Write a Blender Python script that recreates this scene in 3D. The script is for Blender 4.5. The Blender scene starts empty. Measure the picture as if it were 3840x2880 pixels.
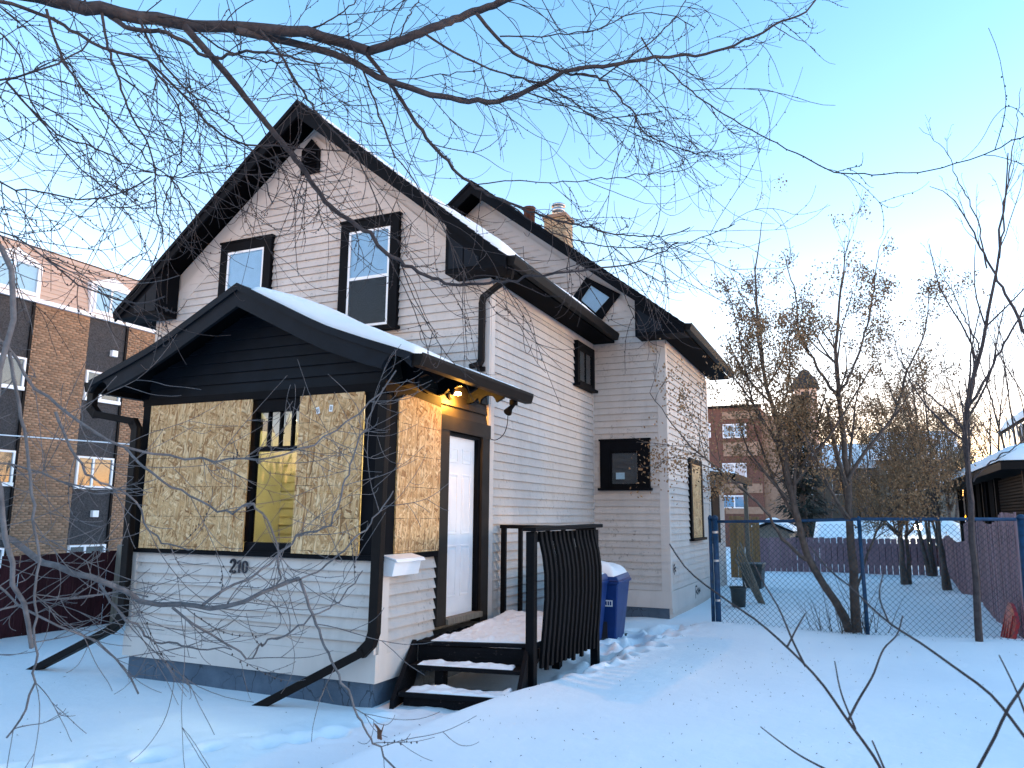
import bpy, math, random
import numpy as np
from mathutils import Vector, Matrix

# ------------------------------------------------------------------ camera, sky, sun, exposure
S = bpy.context.scene
COL = S.collection
CAM = np.array([4.121, -6.1366, 1.5184])
YAW, PITCH, ROLL, FPX = 0.4241, 0.1702, 0.0086, 2860.9

def _axes():
    cy, sy, cp, sp = math.cos(YAW), math.sin(YAW), math.cos(PITCH), math.sin(PITCH)
    F = np.array([-sy*cp, cy*cp, sp]); R = np.array([cy, sy, 0.0]); U = np.cross(R, F)
    cr, sr = math.cos(ROLL), math.sin(ROLL)
    return R*cr + U*sr, -R*sr + U*cr, F
RX, UX, FX = _axes()
cam = bpy.data.cameras.new('camera')
cam.sensor_width = 36.0
cam.lens = 36.0*FPX/3840.0
cam.clip_start, cam.clip_end = 0.05, 3000.0
cam.dof.use_dof = True
cam.dof.focus_distance = 10.5
cam.dof.aperture_fstop = 7.0
camo = bpy.data.objects.new('camera', cam)
COL.objects.link(camo)
camo.matrix_world = Matrix(((RX[0], UX[0], -FX[0], CAM[0]), (RX[1], UX[1], -FX[1], CAM[1]), (RX[2], UX[2], -FX[2], CAM[2]), (0, 0, 0, 1)))
S.camera = camo

SUN_EL, SUN_AZ = math.radians(7.0), math.radians(64.0)      # azimuth from +Y towards +X
w = bpy.data.worlds.new('World'); S.world = w; w.use_nodes = True
wn, wl = w.node_tree.nodes, w.node_tree.links
wn.clear()
sky = wn.new('ShaderNodeTexSky'); sky.sky_type = 'NISHITA'; sky.sun_disc = False
sky.sun_elevation = SUN_EL; sky.sun_rotation = SUN_AZ
sky.altitude = 500; sky.air_density = 1.0; sky.dust_density = 0.0; sky.ozone_density = 1.5
bg = wn.new('ShaderNodeBackground'); bg.inputs['Strength'].default_value = 0.15
wo = wn.new('ShaderNodeOutputWorld')
hsv = wn.new('ShaderNodeHueSaturation'); hsv.inputs['Saturation'].default_value = 1.39; hsv.inputs['Hue'].default_value = 0.5
tint = wn.new('ShaderNodeMix'); tint.data_type = 'RGBA'; tint.blend_type = 'MULTIPLY'; tint.inputs[0].default_value = 1.0
tint.inputs[7].default_value = (2.0, 1.015, 0.865, 1)          # white balance of the picture
wl.new(sky.outputs[0], hsv.inputs['Color']); wl.new(hsv.outputs[0], tint.inputs[6]); wl.new(tint.outputs[2], bg.inputs['Color'])
wl.new(bg.outputs[0], wo.inputs[0])

sl = bpy.data.lights.new('sun', 'SUN'); sl.energy = 0.1; sl.angle = math.radians(3.0); sl.color = (1.0, 0.72, 0.45)
so = bpy.data.objects.new('sun', sl); COL.objects.link(so)
sd = Vector((math.sin(SUN_AZ)*math.cos(SUN_EL), math.cos(SUN_AZ)*math.cos(SUN_EL), math.sin(SUN_EL)))
so.rotation_euler = sd.to_track_quat('Z', 'Y').to_euler()
so.location = (20, 60, 12)
S.view_settings.view_transform = 'Standard'
S.view_settings.look = 'None'
S.view_settings.gamma = 1.0
S.view_settings.exposure = 2.66
S.view_settings.use_curve_mapping = False

def at(x, y, depth):          # point seen at picture position (2212 px wide) at a depth along the view
    sx, sy = x*1.736, y*1.736
    return CAM + depth*(FX + RX*(sx-1920)/FPX - UX*(sy-1440)/FPX)

def on(x, y, ax, v):          # point seen at a picture position on an axis plane
    sx, sy = x*1.736, y*1.736
    d = FX + RX*(sx-1920)/FPX - UX*(sy-1440)/FPX
    i = 'XYZ'.index(ax)
    return CAM + d*(v-CAM[i])/d[i]

# ------------------------------------------------------------------ helpers
def V(*a): return np.array(a, float)

class MB:
    def __init__(s): s.v = []; s.f = []
    def poly(s, pts):
        n = len(s.v); s.v += [tuple(p) for p in pts]; s.f.append(tuple(range(n, n+len(pts))))
    def box(s, x0, x1, y0, y1, z0, z1):
        s.hexa([(x0,y0,z0),(x1,y0,z0),(x1,y1,z0),(x0,y1,z0),(x0,y0,z1),(x1,y0,z1),(x1,y1,z1),(x0,y1,z1)])
    def hexa(s, p):
        n = len(s.v); s.v += [tuple(q) for q in p]
        for q in ((3,2,1,0),(4,5,6,7),(0,1,5,4),(1,2,6,5),(2,3,7,6),(3,0,4,7)): s.f.append(tuple(n+i for i in q))
    def bar(s, a, b, wx, wz, up=(0,0,1)):      # a square bar from a to b
        a, b = V(*a), V(*b); d = b-a; d /= np.linalg.norm(d)
        u = np.cross(d, V(*up))
        if np.linalg.norm(u) < 1e-5: u = V(1,0,0)
        u /= np.linalg.norm(u); t = np.cross(u, d)
        P = []
        for q in (a, b):
            P += [q-u*wx/2-t*wz/2, q+u*wx/2-t*wz/2, q+u*wx/2+t*wz/2, q-u*wx/2+t*wz/2]
        s.hexa(P)
    def prism(s, poly, off):                   # extrude a planar polygon by a vector
        n = len(s.v); k = len(poly); o = V(*off)
        s.v += [tuple(p) for p in poly] + [tuple(V(*p)+o) for p in poly]
        s.f.append(tuple(range(n, n+k))[::-1]); s.f.append(tuple(range(n+k, n+2*k)))
        for i in range(k):
            j = (i+1) % k; s.f.append((n+i, n+j, n+k+j, n+k+i))
    def tube(s, pts, rad, sides=8, cap=True):
        pts = [V(*p) for p in pts]; m = len(pts)
        if np.isscalar(rad): rad = [rad]*m
        n0 = len(s.v); u = None
        for i in range(m):
            d = pts[min(i+1, m-1)] - pts[max(i-1, 0)]; d = d/(np.linalg.norm(d)+1e-9)
            if u is None:
                u = np.cross(d, V(0,0,1) if abs(d[2]) < .9 else V(1,0,0))
            u = u - d*(u@d); u = u/(np.linalg.norm(u)+1e-9); t = np.cross(d, u)
            for k in range(sides):
                a = 2*math.pi*k/sides
                s.v.append(tuple(pts[i] + rad[i]*(u*math.cos(a)+t*math.sin(a))))
        for i in range(m-1):
            for k in range(sides):
                k2 = (k+1) % sides
                s.f.append((n0+i*sides+k, n0+i*sides+k2, n0+(i+1)*sides+k2, n0+(i+1)*sides+k))
        if cap:
            s.f.append(tuple(n0+k for k in range(sides))[::-1]); s.f.append(tuple(n0+(m-1)*sides+k for k in range(sides)))
    def lathe(s, c, prof, sides=16):           # profile (r, z) round a vertical axis at c
        s.tube([(c[0], c[1], c[2]+z) for r, z in prof], [max(r, 1e-4) for r, z in prof], sides)
    def build(s, name, mat, parent=None, smooth=False, bevel=0.0):
        me = bpy.data.meshes.new(name); me.from_pydata([tuple(map(float, q)) for q in s.v], [], s.f); me.update()
        return link(name, me, mat, parent, smooth, bevel)

def link(name, me, mat, parent=None, smooth=False, bevel=0.0):
    if mat: me.materials.append(mat)
    o = bpy.data.objects.new(name, me); COL.objects.link(o)
    if smooth: me.polygons.foreach_set('use_smooth', [True]*len(me.polygons))
    if bevel:
        b = o.modifiers.new('bevel', 'BEVEL'); b.width = bevel; b.segments = 2; b.limit_method = 'ANGLE'
    if parent: put(o, parent)
    return o

def wloc(o):
    p = Vector((0, 0, 0))
    while o: p += o.location; o = o.parent if o.parent and o.parent.type == 'EMPTY' else None
    return p

ROOTS = {}
def put(o, parent):
    o.parent = parent
    r = parent
    while r.parent: r = r.parent
    if parent.type == 'EMPTY': o.matrix_parent_inverse = Matrix.Translation(-parent.location)

def tag(o, label, cat, group=None, kind=None):
    o['label'] = label; o['category'] = cat
    if group: o['group'] = group
    if kind: o['kind'] = kind
    return o

def thing(name, label, cat, loc=(0,0,0), group=None):
    o = bpy.data.objects.new(name, None); o.empty_display_size = 0.2
    o.location = loc; COL.objects.link(o)
    return tag(o, label, cat, group)

def fastmesh(name, verts, quads, mat, parent=None, smooth=True, tris=False):
    k = 3 if tris else 4
    me = bpy.data.meshes.new(name); verts = np.asarray(verts, np.float32); quads = np.asarray(quads, np.int32)
    me.vertices.add(len(verts)); me.vertices.foreach_set('co', verts.ravel())
    me.loops.add(quads.size); me.loops.foreach_set('vertex_index', quads.ravel())
    me.polygons.add(len(quads))
    me.polygons.foreach_set('loop_start', np.arange(0, quads.size, k, dtype=np.int32))
    me.polygons.foreach_set('loop_total', np.full(len(quads), k, np.int32))
    if smooth: me.polygons.foreach_set('use_smooth', np.ones(len(quads), bool))
    me.update(calc_edges=True); me.validate()
    return link(name, me, mat, parent)

def tubes_mesh(lines, sides):
    """lines: list of (pts Nx3, radii N) -> verts, quads"""
    VV, QQ, n0 = [], [], 0
    ang = np.arange(sides)*2*math.pi/sides; ca, sa = np.cos(ang), np.sin(ang)
    for pts, rad in lines:
        pts = np.asarray(pts, float); rad = np.asarray(rad, float); m = len(pts)
        d = np.gradient(pts, axis=0); d /= (np.linalg.norm(d, axis=1, keepdims=True)+1e-9)
        ref = V(0,0,1) if abs(d[:,2]).mean() < .8 else V(1,0.3,0)
        u = np.cross(d, ref); u /= (np.linalg.norm(u, axis=1, keepdims=True)+1e-9); t = np.cross(d, u)
        ring = pts[:,None,:] + rad[:,None,None]*(u[:,None,:]*ca[None,:,None] + t[:,None,:]*sa[None,:,None])
        VV.append(ring.reshape(-1,3))
        i = np.arange(m-1)[:,None]*sides; k = np.arange(sides)[None,:]; k2 = (k+1) % sides
        QQ.append(np.stack([i+k, i+k2, i+sides+k2, i+sides+k], -1).reshape(-1,4)+n0); n0 += m*sides
    return np.concatenate(VV), np.concatenate(QQ)

def smooth_line(P, n):
    P = np.asarray(P, float); m = len(P)
    if m < 3:
        t = np.linspace(0, 1, n)[:,None]; return P[0]*(1-t)+P[-1]*t
    d = np.r_[0, np.cumsum(np.linalg.norm(np.diff(P[:, :3], axis=0), axis=1)+1e-6)]
    T = np.gradient(P, d, axis=0)
    q = np.linspace(0, d[-1], n); i = np.clip(np.searchsorted(d, q, 'right')-1, 0, m-2)
    h = (d[i+1]-d[i])[:,None]; s = ((q-d[i])[:,None])/h
    return (2*s**3-3*s**2+1)*P[i]+(s**3-2*s**2+s)*h*T[i]+(-2*s**3+3*s**2)*P[i+1]+(s**3-s**2)*h*T[i+1]

# ------------------------------------------------------------------ materials
def mat_new(name):
    m = bpy.data.materials.new(name); m.use_nodes = True
    nt = m.node_tree; return m, nt, nt.nodes, nt.links, nt.nodes['Principled BSDF']

def N(nt, kind, **kw):
    n = nt.nodes.new(kind)
    for k, v in kw.items():
        if k.startswith('i_'): n.inputs[k[2:].replace('_', ' ')].default_value = v
        else: setattr(n, k, v)
    return n

def noise(nt, scale, detail=4, rough=.55, vec=None, stretch=None):
    pos = N(nt, 'ShaderNodeNewGeometry').outputs['Position'] if vec is None else vec
    if stretch is not None:
        mp = N(nt, 'ShaderNodeMapping'); mp.inputs['Scale'].default_value = stretch
        nt.links.new(pos, mp.inputs['Vector']); pos = mp.outputs['Vector']
    t = N(nt, 'ShaderNodeTexNoise'); t.inputs['Scale'].default_value = scale; t.inputs['Detail'].default_value = detail; t.inputs['Roughness'].default_value = rough
    nt.links.new(pos, t.inputs['Vector']); return t

def ramp(nt, fac, stops, interp='LINEAR'):
    r = N(nt, 'ShaderNodeValToRGB'); r.color_ramp.interpolation = interp
    e = r.color_ramp.elements
    while len(e) < len(stops): e.new(0.5)
    for q, (p, c) in zip(e, stops):
        q.position = p; q.color = (c, c, c, 1) if np.isscalar(c) else (*c, 1)
    nt.links.new(fac, r.inputs['Fac']); return r

def mix(nt, fac, a, b, blend='MIX'):
    m = N(nt, 'ShaderNodeMix', data_type='RGBA', blend_type=blend)
    for s, v in ((0, fac), (6, a), (7, b)):
        if hasattr(v, 'is_linked') or hasattr(v, 'links'): nt.links.new(v, m.inputs[s])
        elif s == 0: m.inputs[0].default_value = v
        else: m.inputs[s].default_value = (*v, 1) if len(v) == 3 else v
    return m.outputs[2]

def bump(nt, h, strength, dist, b):
    n = N(nt, 'ShaderNodeBump'); n.inputs['Strength'].default_value = strength; n.inputs['Distance'].default_value = dist
    nt.links.new(h, n.inputs['Height']); nt.links.new(n.outputs[0], b.inputs['Normal'])

def simple(name, c, rough=.6, var=.25, scale=6, bumps=.15, bd=.004, stretch=None, spec=.4, metal=0):
    m, nt, n, l, b = mat_new(name)
    t = noise(nt, scale, 5, stretch=stretch)
    c1 = tuple(x*(1-var) for x in c); c2 = tuple(min(1, x*(1+var)) for x in c)
    r = ramp(nt, t.outputs['Fac'], [(.3, c1), (.7, c2)])
    l.new(r.outputs[0], b.inputs['Base Color'])
    b.inputs['Roughness'].default_value = rough; b.inputs['Specular IOR Level'].default_value = spec; b.inputs['Metallic'].default_value = metal
    t2 = noise(nt, scale*12, 3, stretch=stretch)
    bump(nt, t2.outputs['Fac'], bumps, bd, b)
    return m

def m_snow():
    m, nt, n, l, b = mat_new('snow')
    t = noise(nt, .9, 5); r = ramp(nt, t.outputs['Fac'], [(.3, (.83,.85,.88)), (.7, (.90,.91,.92))])
    l.new(r.outputs[0], b.inputs['Base Color'])
    b.inputs['Roughness'].default_value = .65; b.inputs['Specular IOR Level'].default_value = .25
    a = noise(nt, 9, 6, .6); c = noise(nt, 160, 2)
    mm = N(nt, 'ShaderNodeMath', operation='MULTIPLY_ADD'); mm.inputs[1].default_value = .12
    l.new(c.outputs['Fac'], mm.inputs[0]); l.new(a.outputs['Fac'], mm.inputs[2])
    bump(nt, mm.outputs[0], .35, .03, b)
    return m

def m_siding(name, base, patches=True, dirt=.35):
    m, nt, n, l, b = mat_new(name)
    g = N(nt, 'ShaderNodeNewGeometry')
    big = noise(nt, 1.1, 5); rr = ramp(nt, big.outputs['Fac'], [(.3, tuple(x*.86 for x in base)), (.7, base)])
    col = rr.outputs[0]
    oi = N(nt, 'ShaderNodeObjectInfo')                     # every board its own shade
    orr = ramp(nt, oi.outputs['Random'], [(0, .90), (1, 1.0)])
    col = mix(nt, 1.0, col, orr.outputs[0], 'MULTIPLY')
    st = noise(nt, 7, 5, .65, stretch=(1, 1, .22))          # faint run-down grime
    sr = ramp(nt, st.outputs['Fac'], [(.48, 0), (.75, dirt)])
    col = mix(nt, sr.outputs[0], col, tuple(x*.55 for x in base))
    if patches:                                            # peeling paint showing grey wood
        where = noise(nt, .75, 3); wr = ramp(nt, where.outputs['Fac'], [(.46, 0), (.60, 1)])
        fl = noise(nt, 17, 6, .75, stretch=(1, 1, .8)); fr = ramp(nt, fl.outputs['Fac'], [(.565, 0), (.63, 1)])
        mm = N(nt, 'ShaderNodeMath', operation='MULTIPLY'); l.new(wr.outputs[0], mm.inputs[0]); l.new(fr.outputs[0], mm.inputs[1])
        m3 = N(nt, 'ShaderNodeMath', operation='MULTIPLY'); m3.inputs[1].default_value = .6; l.new(mm.outputs[0], m3.inputs[0])
        col = mix(nt, m3.outputs[0], col, (.17, .155, .14))
    l.new(col, b.inputs['Base Color']); b.inputs['Roughness'].default_value = .62; b.inputs['Specular IOR Level'].default_value = .3
    t2 = noise(nt, 40, 4, stretch=(.3, .3, 1)); bump(nt, t2.outputs['Fac'], .25, .003, b)
    return m

def m_osb(name, tone=1.0):
    m, nt, n, l, b = mat_new(name)
    g = N(nt, 'ShaderNodeNewGeometry')
    # fold the wall planes into (horizontal, vertical)
    sp = N(nt, 'ShaderNodeSeparateXYZ'); l.new(g.outputs['Position'], sp.inputs[0])
    ad = N(nt, 'ShaderNodeMath', operation='ADD'); l.new(sp.outputs[0], ad.inputs[0]); l.new(sp.outputs[1], ad.inputs[1])
    cb = N(nt, 'ShaderNodeCombineXYZ'); l.new(ad.outputs[0], cb.inputs[0]); l.new(sp.outputs[2], cb.inputs[1])
    wv = noise(nt, 14, 3, vec=cb.outputs[0]); ws = N(nt, 'ShaderNodeVectorMath', operation='SCALE'); ws.inputs['Scale'].default_value = .035; l.new(wv.outputs['Color'], ws.inputs[0])
    wa = N(nt, 'ShaderNodeVectorMath', operation='ADD'); l.new(cb.outputs[0], wa.inputs[0]); l.new(ws.outputs[0], wa.inputs[1])
    prev = None; hts = []
    wob = noise(nt, 5, 3, vec=cb.outputs[0])
    for i, (rot, sx, sy, seed) in enumerate([(.05, 66, 10, 0), (-.16, 50, 8, 3.3), (.36, 72, 12, 7.7), (-.5, 58, 9, 13.1), (.85, 80, 14, 21.3), (-1.2, 62, 13, 31.7), (.12, 90, 9, 43.9)]):
        mp = N(nt, 'ShaderNodeMapping'); mp.inputs['Rotation'].default_value = (0, 0, rot); mp.inputs['Location'].default_value = (seed, seed*1.7, 0)
        l.new(wa.outputs[0], mp.inputs['Vector'])
        m2 = N(nt, 'ShaderNodeMapping'); m2.inputs['Scale'].default_value = (sx*.72, sy*.72, 1); l.new(mp.outputs[0], m2.inputs['Vector'])
        v = N(nt, 'ShaderNodeTexVoronoi'); v.voronoi_dimensions = '2D'; v.distance = 'EUCLIDEAN'; v.inputs['Scale'].default_value = 1; v.inputs['Randomness'].default_value = 1
        l.new(m2.outputs[0], v.inputs['Vector'])
        s = N(nt, 'ShaderNodeSeparateColor'); l.new(v.outputs['Color'], s.inputs[0])
        c = ramp(nt, s.outputs[0], [(0, (.20*tone,.092*tone,.034*tone)), (.10, (.35*tone,.18*tone,.072*tone)), (.3, (.47*tone,.275*tone,.122*tone)), (.7, (.56*tone,.355*tone,.175*tone)), (1, (.67*tone,.475*tone,.27*tone))])
        edge = ramp(nt, v.outputs['Distance'], [(.35, 1.0), (.75, .62)])
        cc = mix(nt, 1.0, c.outputs[0], edge.outputs[0], 'MULTIPLY')
        if prev is None: prev = cc
        else:
            msk = ramp(nt, s.outputs[1], [(.60, 0), (.64, 1)])
            prev = mix(nt, msk.outputs[0], prev, cc)
        hts.append(s.outputs[2])
    fine = noise(nt, 120, 3, vec=cb.outputs[0], stretch=(1, .15, 1)); fr = ramp(nt, fine.outputs['Fac'], [(.25, .78), (.7, 1.06)])
    prev = mix(nt, 1.0, prev, fr.outputs[0], 'MULTIPLY')
    # printed nailing lines
    w1 = N(nt, 'ShaderNodeMath', operation='MULTIPLY_ADD'); w1.inputs[1].default_value = 1/.312; w1.inputs[2].default_value = .28; l.new(sp.outputs[2], w1.inputs[0])
    fr1 = N(nt, 'ShaderNodeMath', operation='FRACT'); l.new(w1.outputs[0], fr1.inputs[0])
    lt = N(nt, 'ShaderNodeMath', operation='LESS_THAN'); lt.inputs[1].default_value = .022; l.new(fr1.outputs[0], lt.inputs[0])
    br = noise(nt, 6, 2, vec=cb.outputs[0]); brr = ramp(nt, br.outputs['Fac'], [(.42, 0.12), (.55, .8)])
    ml = N(nt, 'ShaderNodeMath', operation='MULTIPLY'); l.new(lt.outputs[0], ml.inputs[0]); l.new(brr.outputs[0], ml.inputs[1])
    prev = mix(nt, ml.outputs[0], prev, (.05, .035, .025))
    l.new(prev, b.inputs['Base Color']); b.inputs['Roughness'].default_value = .7; b.inputs['Specular IOR Level'].default_value = .25
    bump(nt, hts[1], .3, .003, b)
    return m

def m_glass(name='window_glass', tint=(.75, .85, .9)):
    m, nt, n, l, b = mat_new(name); n.remove(b)
    out = n['Material Output']
    tr = N(nt, 'ShaderNodeBsdfTransparent'); tr.inputs[0].default_value = (*tint, 1)
    gl = N(nt, 'ShaderNodeBsdfGlossy'); gl.inputs['Roughness'].default_value = .02; gl.inputs['Color'].default_value = (.95, .97, 1, 1)
    fr = N(nt, 'ShaderNodeFresnel'); fr.inputs['IOR'].default_value = 1.6
    gb = N(nt, 'ShaderNodeNewGeometry'); iv = N(nt, 'ShaderNodeMath', operation='SUBTRACT'); iv.inputs[0].default_value = 1.0; l.new(gb.outputs['Backfacing'], iv.inputs[1])
    fm = N(nt, 'ShaderNodeMath', operation='MULTIPLY'); l.new(fr.outputs[0], fm.inputs[0]); l.new(iv.outputs[0], fm.inputs[1])   # only the outer face mirrors
    ms = N(nt, 'ShaderNodeMixShader'); l.new(fm.outputs[0], ms.inputs[0]); l.new(tr.outputs[0], ms.inputs[1]); l.new(gl.outputs[0], ms.inputs[2]); l.new(ms.outputs[0], out.inputs['Surface'])
    t = noise(nt, 2.5, 2); bn = N(nt, 'ShaderNodeBump'); bn.inputs['Strength'].default_value = .008; bn.inputs['Distance'].default_value = .02
    l.new(t.outputs['Fac'], bn.inputs['Height']); l.new(bn.outputs[0], gl.inputs['Normal'])
    return m

def m_emit(name, c, s):
    m, nt, n, l, b = mat_new(name)
    b.inputs['Base Color'].default_value = (*c, 1); b.inputs['Emission Color'].default_value = (*c, 1); b.inputs['Emission Strength'].default_value = s
    return m

def m_foundation():
    m, nt, n, l, b = mat_new('painted_concrete')
    t = noise(nt, 4, 6, .65); r = ramp(nt, t.outputs['Fac'], [(.3, (.045,.075,.115)), (.7, (.085,.125,.175))]); col = r.outputs[0]
    g = N(nt, 'ShaderNodeNewGeometry'); mp = N(nt, 'ShaderNodeMapping'); mp.inputs['Scale'].default_value = (6, 6, 3.2); l.new(g.outputs['Position'], mp.inputs[0])
    dn = noise(nt, 5, 3); ad = N(nt, 'ShaderNodeVectorMath', operation='ADD'); sc = N(nt, 'ShaderNodeVectorMath', operation='SCALE'); sc.inputs['Scale'].default_value = .8
    l.new(dn.outputs['Color'], sc.inputs[0]); l.new(mp.outputs[0], ad.inputs[0]); l.new(sc.outputs[0], ad.inputs[1])
    v = N(nt, 'ShaderNodeTexVoronoi', feature='DISTANCE_TO_EDGE'); v.inputs['Scale'].default_value = 1; l.new(ad.outputs[0], v.inputs['Vector'])
    vr = ramp(nt, v.outputs['Distance'], [(.0, .9), (.035, 0)])
    wm = noise(nt, 1.7, 2); wr = ramp(nt, wm.outputs['Fac'], [(.45, 0), (.55, 1)])
    mm = N(nt, 'ShaderNodeMath', operation='MULTIPLY'); l.new(vr.outputs[0], mm.inputs[0]); l.new(wr.outputs[0], mm.inputs[1])
    col = mix(nt, mm.outputs[0], col, (.015, .02, .03))
    l.new(col, b.inputs['Base Color']); b.inputs['Roughness'].default_value = .75
    t2 = noise(nt, 30, 5); bump(nt, t2.outputs['Fac'], .5, .01, b)
    return m

def m_wood(name, c, worn=None, amount=.0, rough=.65, vert=True):
    m, nt, n, l, b = mat_new(name)
    t = noise(nt, 9, 5, .6, stretch=(4, 4, .35) if vert else (.6, .6, 5)); r = ramp(nt, t.outputs['Fac'], [(.3, tuple(x*.7 for x in c)), (.72, tuple(x*1.25 for x in c))]); col = r.outputs[0]
    oi = N(nt, 'ShaderNodeObjectInfo'); orr = ramp(nt, oi.outputs['Random'], [(0, .8), (1, 1.15)]); col = mix(nt, 1.0, col, orr.outputs[0], 'MULTIPLY')
    if worn:
        t3 = noise(nt, 22, 6, .75, stretch=(1, 1, .3) if vert else (1, 1, 1)); r3 = ramp(nt, t3.outputs['Fac'], [(.62-amount*.12, 0), (.70-amount*.08, .75)]); col = mix(nt, r3.outputs[0], col, worn)
    l.new(col, b.inputs['Base Color']); b.inputs['Roughness'].default_value = rough; b.inputs['Specular IOR Level'].default_value = .12
    t2 = noise(nt, 50, 4, stretch=(4, 4, .3) if vert else (.4, .4, 4)); bump(nt, t2.outputs['Fac'], .35, .004, b)
    return m

def m_bark(name, c1, c2):
    m, nt, n, l, b = mat_new(name)
    t = noise(nt, 14, 5, .65); r = ramp(nt, t.outputs['Fac'], [(.3, c1), (.7, c2)])
    l.new(r.outputs[0], b.inputs['Base Color']); b.inputs['Roughness'].default_value = .8; b.inputs['Specular IOR Level'].default_value = .2
    t2 = noise(nt, 60, 4); bump(nt, t2.outputs['Fac'], .6, .006, b); return m

M = dict(
    snow=m_snow(),
    white=m_siding('white_siding_paint', (.62, .562, .52)),
    whiteb=m_siding('white_trim_paint', (.65, .592, .55), patches=False, dirt=.2),
    black=simple('black_siding_paint', (.0055, .0085, .0135), .65, .25, 5, .15, spec=.14),
    blacktrim=simple('black_trim_paint', (.0022, .003, .005), .65, .3, 5, .12, spec=.08),
    brownblack=simple('dark_brown_metal', (.0075, .006, .006), .6, .2, 6, .05, spec=.12),
    charcoal=simple('charcoal_door_paint', (.020, .0165, .0145), .6, .25, 5, .12, spec=.2),
    soffit=simple('black_soffit_paint', (.002, .0022, .003), .8, .2, 6, .1, spec=.05),
    shingle=simple('roof_shingles', (.022, .023, .026), .85, .4, 20, .6, .01),
    osb=m_osb('oriented_strand_board', 1.22), osb2=m_osb('fresh_strand_board', 1.32),
    glass=m_glass(), found=m_foundation(),
    vinyl=simple('white_vinyl', (.82, .83, .85), .4, .05, 6, .03),
    door=simple('white_door_paint', (.84, .85, .88), .4, .04, 5, .04),
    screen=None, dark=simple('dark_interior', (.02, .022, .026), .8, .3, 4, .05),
    blind=simple('sky_toned_blind', (.60, .66, .76), .8, .05, 8, .05),  # blind whose blue tone also stands in for sky mirrored in the panes
    yellow=simple('yellow_interior_paint', (.50, .42, .215), .6, .1, 3, .06),
    curtain=simple('white_curtain', (.75, .72, .64), .9, .08, 10, .2),
    stairwood=m_wood('black_painted_wood', (.0045, .005, .007), (.07, .055, .05), .1, .75, False),
    railwood=m_wood('black_painted_railing', (.003, .0036, .0052), None, 0, .7),
    bin=simple('blue_bin_plastic', (.0008, .028, .145), .45, .15, 5, .08, spec=.4),
    paper=simple('white_sticker', (.75, .75, .75), .6, .05, 20, .02),
    ink=simple('black_ink', (.02, .02, .03), .7, .1, 20, .02),
    bluepaint=simple('blue_fence_paint', (.006, .040, .10), .55, .45, 14, .3, spec=.4),
    wire=simple('fence_wire', (.02, .045, .06), .6, .3, 20, .1, spec=.2),
    purple=m_wood('faded_plum_boards', (.25, .165, .19), (.2, .17, .17), .12),
    maroon=m_wood('maroon_boards', (.045, .014, .018), (.09, .05, .05), .1),
    greywood=m_wood('grey_weathered_wood', (.19, .17, .14)),
    tanwood=m_wood('tan_cedar_boards', (.25, .15, .07)),
    brick=None, mortar=simple('mortar', (.26, .18, .13), .9, .15, 20, .3),
    pebble=simple('dark_pebble_panel', (.055, .052, .054), .9, .5, 26, .8, .02),
    cream=m_siding('cream_siding', (.60, .44, .35), False, .1),
    redbrick=simple('dark_red_brick', (.15, .07, .052), .9, .3, 12, .4), tan=simple('tan_stucco', (.33, .21, .145), .9, .15, 6, .3),
    barkT=m_bark('grey_bark', (.032, .026, .028), (.075, .062, .062)),
    twig=m_bark('twig_bark', (.032, .025, .025), (.072, .057, .055)),
    greybark=m_bark('low_branch_bark', (.085, .078, .08), (.19, .175, .175)),
    palebark=m_bark('pale_grey_bark', (.13, .12, .125), (.24, .22, .225)),
    brownbark=m_bark('brown_bark', (.05, .039, .034), (.12, .092, .078)),
    fartwig=m_bark('far_twigs', (.045, .037, .033), (.10, .082, .07)),
    seeds=simple('dry_brown_seeds', (.215, .13, .066), .8, .45, 9, .1),
    conifer=simple('dark_conifer_needles', (.012, .017, .012), .8, .5, 8, .1),
    red=simple('red_plastic', (.33, .012, .014), .4, .2, 6, .05, spec=.5),
    litter=simple('dry_twig_litter', (.14, .12, .11), .9, .4, 20, .1),
    grey=simple('grey_bin_plastic', (.035, .04, .038), .5, .2, 6, .08),
    steel=simple('galvanised_steel', (.45, .47, .49), .35, .15, 12, .05, metal=.9),
    rust=simple('rusty_pipe', (.07, .028, .02), .8, .4, 12, .3),
    lamp=m_emit('lit_bulb', (1.0, .62, .22), 30.0), farlamp=m_emit('far_lamp', (1.0, .85, .55), 12.0),
    leaf=simple('dead_leaf', (.10, .04, .02), .7, .4, 20, .2),
)
def m_brick(name, c, var):
    m, nt, n, l, b = mat_new(name)
    vz = N(nt, 'ShaderNodeNewGeometry'); v = N(nt, 'ShaderNodeTexWhiteNoise'); v.noise_dimensions = '3D'
    r = ramp(nt, vz.outputs['Random Per Island'], [(0, tuple(x*(1-var) for x in c)), (.5, c), (1, tuple(x*(1+var) for x in c))])
    l.new(r.outputs[0], b.inputs['Base Color']); b.inputs['Roughness'].default_value = .85
    t = noise(nt, 60, 4); bump(nt, t.outputs['Fac'], .4, .006, b); return m
def m_dimming_sheet():
    m, nt, n, l, b = mat_new('dimming_sheet'); b.inputs['Base Color'].default_value = (.012, .014, .018, 1); b.inputs['Alpha'].default_value = .3; b.inputs['Roughness'].default_value = .8; return m
M['screen'] = m_dimming_sheet()  # dark see-through sheet added over lower panes to dim their reflections
M['brick'] = m_brick('tan_brick', (.30, .18, .108), .24)
M['chimbrick'] = m_brick('chimney_brick', (.38, .29, .19), .35)

# ------------------------------------------------------------------ ground
def sst(a, b, x):
    t = np.clip((x-a)/(b-a), 0, 1); return t*t*(3-2*t)

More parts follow.
